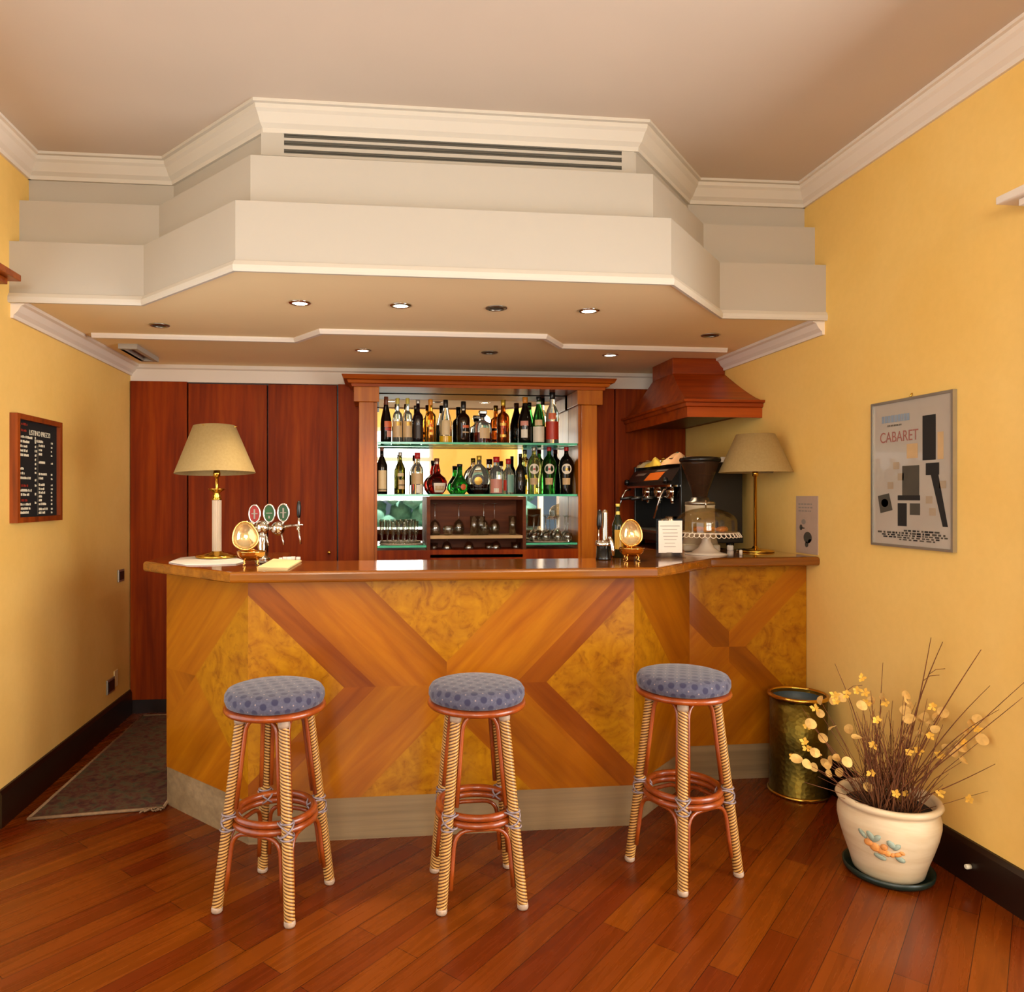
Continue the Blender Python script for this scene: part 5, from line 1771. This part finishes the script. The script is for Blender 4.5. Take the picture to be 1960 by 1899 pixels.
pr = [(0, z2)] + [(.0125 + (.002 if k % 2 else 0), z2 + (z3 - .012 - z2) * k / (2 * N_)) for k in range(2 * N_ + 1)] + [(.010, z3 - .005), (.004, z3), (0, z3)]
lathe(bm, pr, 18, (xx, .004, 0)); obj('ribbed_tube', bm, 'chrome', t)
bm = BM(); tube(bm, [R2(1144, 1036, -.02), R2(1144.5, 1011, -.02)], .0032, 8); tube(bm, [R2(1140, 1040, -.026), R2(1150, 1037, -.012)], .006, 8); o = obj('lever', bm, 'chrome', t)
bm = BM(); tube(bm, [R2(1144.5, 1011, -.02), R2(1144.8, 1005, -.02), R2(1146, 990, -.02), R2(1146, 978, -.02), R2(1146, 975, -.02)], [.006, .0105, .0125, .009, .004], 14); obj('lever_handle', bm, 'black', o)
bm = BM(); tube(bm, [R2(1164, 1026, -.030), R2(1167, 1034, -.036), R2(1169.5, 1050, -.038), R2(1170, 1062, -.038)], [.006, .0085, .0105, .007], 12); obj('side_handle', bm, 'chrome', t)

# bottle with a yellow label
xb_, yb2 = 1.142, 3.42
db = xb_ * SY + yb2 * CY
bottle(0, 0, 0, 'wine', 'g_dgreen', 'c_yellow', 'dark green bottle with yellow label on the bar behind the gilt egg box', [('g_lab', .16, .52, .9, .35), ('c_yellow', .80, .86, 3.1)], 0, 0, None, cap_h=.05, loc=(xb_, yb2, ZT), H=zv(964, db) - ZT, R=.027) if pm('g_lab', 'c8941c') else None

# ------------------------------------------------------------------ menu stand, papers, sweets
sx_, sy_ = 1.392, 3.40
ds = sx_ * SY + sy_ * CY
t = thing('notice_stand', 'clear upright stand holding a white printed sheet on the bar', 'notice stand', (sx_, sy_, ZT), -.02)
w_, h_ = 26 / FPX * ds, zv(993, ds) - ZT
bm = BM(); box(bm, -w_, w_, -.045, .02, 0, .004, 0, .001); obj('base', bm, 'acrylic', t)
bm = BM(); box(bm, -w_, w_, -.004, -.001, .004, h_); box(bm, -w_, w_, .002, .005, .004, h_); obj('holder', bm, 'acrylic', t)
bm = BM(); box(bm, -w_ + .010, w_ - .004, -.0058, -.0046, .022, h_ - .008); o = obj('sheet', bm, 'paper', t)
bm = BM()
for k, (a, b) in enumerate(((-.8, .75), (-.62, .55), (-.6, .6), (-.55, .6), (-.5, .5), (-.45, .4), (-.5, .45), (-.3, .2))):
    z = h_ - .035 - k * .0165 - (.012 if k == 7 else 0)
    box(bm, a * w_ + .004, b * w_, -.0062, -.0058, z, z + (.0022 if k else .003))
obj('printed_lines', bm, 'ink', o)

pts2 = [on_z(u, v, ZT) for u, v in ((494, 1089), (551, 1091), (577, 1075.5), (524, 1072.5))]
c2 = (sum(p[0] for p in pts2) / 4, sum(p[1] for p in pts2) / 4)
bm = BM()
for k in range(6):
    dx = random.uniform(-.002, .002)
    prism(bm, [(p[0] - c2[0] + dx, p[1] - c2[1] + dx) for p in pts2], .0004 + k * .0014, .0004 + k * .0014 + .0013)
single('napkin_stack', bm, 'cream', 'flat stack of cream napkins on the bar front of the beer tower', 'napkins', (c2[0], c2[1], ZT))
ord2 = ['first', 'second', 'third', 'fourth', 'fifth']
for k, (u, v, s_) in enumerate(((537, 1071.5, .8), (545, 1071, 1.0), (553, 1071, 1.0), (561, 1070.8, 1.05), (571, 1071, 1.0))):
    x, y = on_z(u, v, ZT)
    bm = BM(); box(bm, -.0095 * s_, .0095 * s_, -.007, .007, 0, .013 * s_, 0, .002)
    single('wrapped_sugar', bm, 'paper', ord2[k] + ' small white wrapped sugar behind the napkin stack, counted from the beer tower', 'sugar', (x, y, ZT + .0004), 'wrapped sugars behind the napkins', rotz=random.uniform(-.6, .6))
x, y = on_z(500, 1078, ZT)
bm = BM(); lathe(bm, [(0, .0), (.020, .0), (.026, .006), (.025, .007), (.018, .002), (0, .002)], 20)
single('ash_dish', bm, 'steel', 'tiny metal dish between the gilt egg box and the napkin stack', 'dish', (x, y, ZT + .0004))

# ------------------------------------------------------------------ cake stand with dome
kx, ky = 1.65, 3.555
dk = kx * SY + ky * CY
t = thing('cake_stand', 'milky white footed cake stand with lacy rim on the bar', 'cake stand', (kx, ky, ZT))
zp = zv(1019, dk) - ZT
rp_ = 61 / FPX * dk
bm = BM(); lathe(bm, [(0, 0), (.102, 0), (.104, .003), (.07, .012), (.04, .035), (.024, .062), (.02, zp - .012), (.03, zp - .005), (0, zp - .004)], 36); obj('foot', bm, 'milk', t)
bm = BM(); lathe(bm, [(0, zp - .005), (rp_ * .9, zp - .005), (rp_ * .96, zp + .001), (rp_ * .95, zp + .005), (rp_ * .88, zp + .001), (0, zp + .001)], 48); obj('plate', bm, 'milk', t)
bm = BM()
nn = 40
for i in range(nn):
    a0, a1 = 2 * PI * i / nn, 2 * PI * (i + 1) / nn
    am = (a0 + a1) / 2
    c = Vector((rp_ * .985 * math.cos(am), rp_ * .985 * math.sin(am), zp - .003))
    rad_ = rp_ * PI / nn * .96
    o_ = Vector((math.cos(am), math.sin(am), 0)); tg = Vector((-o_.y, o_.x, 0)); dn = (o_ * .55 - Vector((0, 0, .83))).normalized()
    tube(bm, [c + tg * (rad_ * math.cos(PI * 2 * k / 12)) + dn * (rad_ * 1.15 * math.sin(PI * 2 * k / 12) + rad_ * .5) for k in range(12)], .0022, 5, closed=True)
obj('lace_rim', bm, 'milk', t)
rd = 56 / FPX * dk
hd_ = zv(972, dk) - ZT - zp
bm = BM()
pr = [(rd, 0), (rd, hd_ * .42)] + [(rd * (1 - (1 - math.cos(PI / 2 * k / 8)) * .999), hd_ * .42 + hd_ * .58 * math.sin(PI / 2 * k / 8)) for k in range(1, 9)]
pin = [(max(r - .0022, .0), max(z - .0022, 0.0)) for r, z in reversed(pr)]
pr[-1] = (0, hd_); pin[0] = (0, hd_ - .0022)
lathe(bm, pr + pin, 48, capb=False, capt=False)
v0 = bm.verts
t = thing('cake_dome', 'clear plastic dome over the pastries on the cake stand', 'cake dome', (kx, ky, ZT + zp + .0018))
obj('dome', bm, 'acrylic', t)
po = ['first', 'second', 'third', 'fourth', 'fifth']
for k, (dx, dy) in enumerate(((-.025, .02), (.005, -.03), (.035, .03), (.055, -.02), (.085, .01))):
    bm = BM(); n = 12
    pts = [(.022 * math.cos(-.4 + 4.0 * i / n), .022 * math.sin(-.4 + 4.0 * i / n), .013) for i in range(n + 1)]
    tube(bm, pts, [.005 + .009 * math.sin(PI * i / n) for i in range(n + 1)], 10)
    single('pastry', bm, 'pastry', po[k] + ' small golden pastry under the dome, counted towards the lamp', 'pastry', (kx + dx, ky + dy, ZT + zp + .0035), 'pastries under the dome', rotz=k * 1.3)

# ------------------------------------------------------------------ coffee grinder
gx, gy = 1.735, 3.815
dg = gx * SY + gy * CY
t = thing('coffee_grinder', 'grey-beige coffee grinder with a tall smoked funnel behind the cake stand', 'coffee grinder', (gx, gy, ZT), -.3)
def ZG(v):
    return zv(v, dg) - ZT
k_ = dg / FPX
bm = BM(); box(bm, -33 * k_, 33 * k_, -.085, .08, 0, ZG(1040), 0, .010); obj('foot', bm, 'grinder', t)
bm = BM()
zA_, zB_ = ZG(1040), ZG(966)
prs = [(33 * k_, zA_), (28 * k_, zA_ + .05), (27 * k_, zB_ - .01), (28 * k_, zB_)]
lathe(bm, [(0, zA_)] + prs + [(0, zB_)], 36, sy=.92); obj('body', bm, 'grinder', t)
bm = BM(); lathe(bm, [(0, zB_), (27 * k_, zB_), (28 * k_, zB_ + .008), (27 * k_, ZG(960)), (18 * k_, ZG(958)), (16 * k_, ZG(952)), (0, ZG(952))], 32); obj('collar', bm, 'steel', t)
bm = BM(); tube(bm, [(.01, -.07, ZG(961)), (22 * k_, -.06, ZG(961))], .004, 8); tube(bm, [(.02, -.075, ZG(972)), (.02, -.075, ZG(957))], .0045, 8); obj('lever', bm, 'chrome', t)
bm = BM()
hp = [(13 * k_, ZG(954)), (15 * k_, ZG(942)), (34 * k_, ZG(890)), (37 * k_, ZG(880))]
lathe(bm, hp + [(r - .003, z) for r, z in reversed(hp)], 40, capb=False, capt=False); obj('hopper', bm, 'smoke', t)
bm = BM(); lathe(bm, [(0, ZG(953)), (12 * k_, ZG(953)), (13.5 * k_, ZG(942)), (27 * k_, ZG(908)), (0, ZG(905))], 32); obj('coffee_beans', bm, 'bean', t)
bm = BM(); lathe(bm, [(0, ZG(882)), (37.5 * k_, ZG(884)), (38.5 * k_, ZG(880)), (37 * k_, ZG(876)), (20 * k_, ZG(874)), (0, ZG(874))], 40); obj('lid', bm, 'black', t)
bm = BM(); box(bm, -.03, -.005, -.092, -.089, ZG(993), ZG(991)); obj('marking', bm, 'blackm', t)
# power lead in front of it
bm = BM()
P0 = [on_z(u, v, ZT) for u, v in ((1322, 1056), (1330, 1052))]
kz = ZT + .004

# ------------------------------------------------------------------ espresso machine on the worktop
mx0, mx1, my0, my1, mz = 1.70, 2.085, 4.02, 4.80, 1.085
t = thing('espresso_machine', 'black and chrome espresso machine with its dark side to the room, under the hood', 'coffee machine', (mx1, (my0 + my1) / 2, mz))
cx_, cy_ = mx1, (my0 + my1) / 2
def mb(name, boxes, mat, bev=0.0, parent=t, lab=None):
    bm = BM()
    for b in boxes:
        box(bm, b[0] - cx_, b[1] - cx_, b[2] - cy_, b[3] - cy_, b[4] - mz, b[5] - mz, 0, bev)
    o = obj(name, bm, mat, parent)
    if lab: o['label'] = lab
    return o
ztop = 1.605
mb('side_panel', [(mx0 + .015, mx1, my0, my0 + .02, mz + .10, ztop)], 'blackm', .004, lab='large black side panel')
mb('side_panel', [(mx0 + .015, mx1, my1 - .02, my1, mz + .10, ztop)], 'blackm', .004)
mb('back_body', [(mx0 + .20, mx1, my0 + .02, my1 - .02, mz + .10, ztop - .01)], 'blackm')
mb('tray_base', [(mx0 - .05, mx1 + .0, my0 - .01, my1 + .01, mz + .055, mz + .10)], 'blackm', .004)
mb('drip_tray', [(mx0 - .045, mx0 + .2, my0 + .02, my1 - .02, mz + .10, mz + .115)], 'steel', .002)
# head: slanted front
bm = BM()
sec = [(mx0 - .03, 1.475), (mx0 - .03, 1.50), (mx0 + .02, 1.575), (mx0 + .06, ztop - .01), (mx0 + .20, ztop - .01), (mx0 + .20, 1.475)]
A = [bm.verts.new((x - cx_, my0 + .02 - cy_, z - mz)) for x, z in sec]
B = [bm.verts.new((x - cx_, my1 - .0 - cy_, z - mz)) for x, z in sec]
bm.faces.new(A); bm.faces.new(list(reversed(B)))
for i in range(6):
    bm.faces.new((A[i], A[(i + 1) % 6], B[(i + 1) % 6], B[i]))
hd2 = obj('head', bm, 'blackm', t)
def slant(s, y):            # a point on the slanted front
    return Vector((mx0 - .03 + .05 * s - .0015 - cx_, y - cy_, 1.50 + .075 * s - mz))
for y0, y1, s0, s1, mat in ((4.26, 4.50, .1, .75, 'orangep'), (4.56, 4.72, .55, .75, 'silver'), (4.22, 4.40, .82, .95, 'silver')):
    bm = BM(); quad(bm, [slant(s0, y0), slant(s0, y1), slant(s1, y1 - .03), slant(s1, y0 - .03)]); obj('front_plate', bm, mat, hd2)
mb('chrome_band', [(mx0 - .034, mx0 + .2, my0 + .03, my1 - .01, 1.462, 1.476)], 'chrome', .002)
for k, yy in enumerate((4.22, 4.42, 4.62)):
    bm = BM(); lathe(bm, [(0, 1.395 - mz), (.034, 1.395 - mz), (.036, 1.42 - mz), (.040, 1.43 - mz), (.040, 1.462 - mz), (0, 1.462 - mz)], 24, (mx0 + .05 - cx_, yy - cy_, 0)); g_ = obj('brew_group', bm, 'chrome', t)
    bm = BM(); tube(bm, [(mx0 + .02 - cx_, yy - cy_, 1.405 - mz), (mx0 - .05 - cx_, yy - cy_, 1.40 - mz)], .007, 8); tube(bm, [(mx0 + .05 - cx_, yy - cy_, 1.395 - mz), (mx0 + .05 - cx_, yy - cy_, 1.365 - mz)], [.02, .010], 10); obj('filter_holder', bm, 'chrome', g_)
    bm = BM(); tube(bm, [(mx0 - .05 - cx_, yy - cy_, 1.40 - mz), (mx0 - .07 - cx_, yy - cy_, 1.398 - mz), (mx0 - .14 - cx_, yy - cy_, 1.39 - mz)], [.008, .0125, .010], 10); obj('filter_handle', bm, 'black', g_)
for yy in (4.765, 4.10):
    bm = BM(); tube(bm, [(mx0 - .02 - cx_, yy - cy_, 1.455 - mz), (mx0 - .055 - cx_, yy - cy_, 1.445 - mz), (mx0 - .075 - cx_, yy - cy_, 1.41 - mz), (mx0 - .115 - cx_, yy - cy_, 1.28 - mz)], [.007, .006, .0055, .0045], 10); obj('steam_wand', bm, 'chrome', t)
    bm = BM(); lathe(bm, [(0, 0), (.018, 0), (.02, .008), (.018, .024), (0, .026)], 14, (mx0 - .035 - cx_, yy - cy_, 1.50 - mz), M4=Matrix.Rotation(-PI / 2, 4, 'Y')); obj('steam_knob', bm, 'black', t)
for x_ in (mx0 + .06, mx1 - .06):
    for y_ in (my0 + .03, my1 - .03):
        bm = BM(); tube(bm, [(x_ - cx_, y_ - cy_, .0008), (x_ - cx_, y_ - cy_, .056)], [.019, .022], 16); obj('machine_foot', bm, 'black', t)
bm = BM(); tube(bm, [(mx0 + .05 - cx_, my0 + .02 - cy_, ztop + .03 - mz), (mx0 + .05 - cx_, my1 - .02 - cy_, ztop + .03 - mz)], .005, 8)
for yy in (my0 + .02, (my0 + my1) / 2, my1 - .02):
    tube(bm, [(mx0 + .05 - cx_, yy - cy_, ztop - .012 - mz), (mx0 + .05 - cx_, yy - cy_, ztop + .03 - mz)], .0045, 8)
obj('cup_rail', bm, 'chrome', t)
# metal jug on the drip tray
bm = BM(); lathe(bm, [(0, 0), (.036, 0), (.038, .004), (.038, .05), (.034, .07), (.036, .09), (.0345, .09), (.032, .07), (.0, .06)], 28); 
t2 = thing('milk_jug', 'shiny steel milk jug on the espresso machine tray beside the grinder', 'jug', (mx0 - .0, 4.12, mz + .1155))
obj('jug_body', bm, 'chrome', t2)
bm = BM(); tube(bm, [(-.034, 0, .078), (-.058, 0, .07), (-.058, 0, .03), (-.036, 0, .02)], .004, 8); obj('jug_handle', bm, 'chrome', t2)
# cloths thrown over the machine, cups behind the funnel
def cloth_heap(name, lab, mat, c, sx__, sy__, h, seed, tilt=0.0):
    r_ = random.Random(seed)
    bm = BM()
    n = 14
    G = []
    ph = [r_.uniform(0, 6) for _ in range(6)]
    for i in range(n + 1):
        row = []
        for j in range(n + 1):
            a, b = i / n * 2 - 1, j / n * 2 - 1
            e = max(0.0, 1 - max(abs(a), abs(b)) ** 4)
            z = h * e * (.55 + .25 * math.sin(3.1 * a + ph[0]) * math.cos(2.3 * b + ph[1]) + .2 * math.sin(5 * b + ph[2]))
            row.append(bm.verts.new((a * sx__ * (1 + .12 * math.sin(3 * b + ph[3])), b * sy__ * (1 + .12 * math.sin(3 * a + ph[4])), .002 + z + tilt * b)))
        G.append(row)
    for i in range(n):
        for j in range(n):
            bm.faces.new((G[i][j], G[i + 1][j], G[i + 1][j + 1], G[i][j + 1])).smooth = True
    ret = bmesh.ops.extrude_face_region(bm, geom=bm.faces[:])
    for v in ret['geom']:
        if isinstance(v, bmesh.types.BMVert):
            v.co.z -= .0018
    single(name, bm, mat, lab, 'cloth', c, 'cloths on top of the espresso machine', True)
zq = ztop - .009
cloth_heap('folded_cloth', 'salmon cloth on the espresso machine beside the grinder funnel', 'salmonc', (1.78, 4.20, zq), .07, .15, .085, 1)
cloth_heap('folded_cloth', 'green cloth lying in the middle on the espresso machine', 'greenc', (1.88, 4.50, zq), .06, .13, .11, 2)
cloth_heap('folded_cloth', 'yellow cloth towards the far end of the espresso machine', 'yellowc', (1.77, 4.50, zq), .05, .12, .08, 3)
cloth_heap('folded_cloth', 'cream cloth at the far end of the espresso machine', 'cream', (1.78, 4.72, zq), .06, .07, .05, 4)
for k, (dx, dy) in enumerate(((0, 0), (.075, .01))):
    t3 = thing('coffee_cup', ('white upturned cup on the espresso machine nearer the funnel', 'white upturned cup on the espresso machine nearer the lamp')[k], 'cup', (1.94 + dx, 4.10 + dy, ztop + .0005), 0, 'upturned cups on the espresso machine')
    bm = BM(); lathe(bm, [(.034, 0), (.032, .012), (.022, .030), (.018, .034), (0, .033)], 22, capb=False); obj('cup_body', bm, 'paper', t3)
    bm = BM(); tube(bm, [(.031, 0, .012), (.045, 0, .014), (.044, 0, .024), (.026, 0, .026)], .003, 6); obj('cup_handle', bm, 'paper', t3)
# little things beside the right lamp
x, y = 1.90, 3.80
t4 = thing('small_jar', 'tiny white jar with black lid behind the foot of the slim brass lamp', 'jar', (x, y, ZT))
bm = BM(); lathe(bm, [(0, 0), (.016, 0), (.017, .002), (.017, .024), (.013, .028), (0, .028)], 18); obj('jar_body', bm, 'paper', t4)
bm = BM(); lathe(bm, [(0, .028), (.014, .028), (.014, .038), (0, .038)], 18); obj('jar_lid', bm, 'black', t4)
x, y = on_z(1418, 1063, ZT)
bm = BM(); lathe(bm, [(0, 0), (.008, 0), (.008, .024), (.005, .028), (0, .028)], 12)
single('lip_balm', bm, 'milk', 'tiny pale upright tube on the bar between the cake stand and the slim brass lamp', 'tube', (x, y, ZT + .0003))

# ------------------------------------------------------------------ camera and light
cam_d = bpy.data.cameras.new('camera')
cam_d.sensor_fit = 'HORIZONTAL'
cam_d.sensor_width = 36.0
cam_d.lens = 36.0 * FPX / 1960.0
cam_d.shift_x = (980.0 - U0) / 1960.0
cam_d.shift_y = 0.0
cam_d.clip_start = 0.02
co = bpy.data.objects.new('camera', cam_d)
COL.objects.link(co)
co.location = (0, 0, EYE)
co.rotation_euler = (PI / 2, 0, -YAW)
scene.camera = co

def area(name, loc, rot, sx, sy, watt, col):
    L = bpy.data.lights.new(name, 'AREA')
    L.shape = 'RECTANGLE'
    L.size, L.size_y = sx, sy
    L.energy = watt
    L.color = col
    o = bpy.data.objects.new(name, L)
    COL.objects.link(o)
    o.location = loc
    o.rotation_euler = rot
    return o
# daylight outside the two openings
area('daylight_rear', ((W1[0] + W1[1]) / 2, YR - .2, 1.96), (PI / 2, 0, 0), 2.3, 1.25, DAY1, DAYC)
area('daylight_side', (XR + 1.3, (W2[0] + W2[1]) / 2 + .2, 1.4), (PI / 2, 0, PI / 2), 3.4, 2.4, DAY2, DAYC)
area('daylight_left', (XL - .2, (W3[0] + W3[1]) / 2, 1.2), (PI / 2, 0, -PI / 2), 4.4, 2.1, DAY3, DAYC)

S_ = bpy.data.lights.new('sun_on_garden', 'SUN')
S_.energy = 8.0
S_.angle = .01
so = bpy.data.objects.new('sun_on_garden', S_)
COL.objects.link(so)
so.rotation_euler = (math.radians(-32), 0, 0)
# unseen fill lamps, added behind the camera to brighten walls and soffit
for lx0 in (-.5, 1.6):
    L = bpy.data.lights.new('fill_lamp', 'POINT')
    L.energy = FILL
    L.color = FILLC
    L.shadow_soft_size = .09
    o = bpy.data.objects.new('fill_lamp', L)
    COL.objects.link(o)
    o.location = (lx0, -1.2, 2.55)

w = bpy.data.worlds.new('world')
scene.world = w
w.use_nodes = True
nt = w.node_tree
bg = nt.nodes['Background']
bg.inputs['Color'].default_value = (0.62, 0.80, 1.0, 1)
bg.inputs['Strength'].default_value = WORLD

vs = scene.view_settings
vs.view_transform = 'Standard'
vs.look = 'None'
vs.gamma = 1.0
vs.use_curve_mapping = False
vs.exposure = EXPO
cy = scene.cycles
cy.max_bounces = 10
cy.diffuse_bounces = 5
cy.glossy_bounces = 5
cy.transmission_bounces = 10
cy.transparent_max_bounces = 8
cy.caustics_reflective = False
cy.caustics_refractive = False
cy.sample_clamp_indirect = 6.0
cy.blur_glossy = 0.6
cy.use_denoising = True
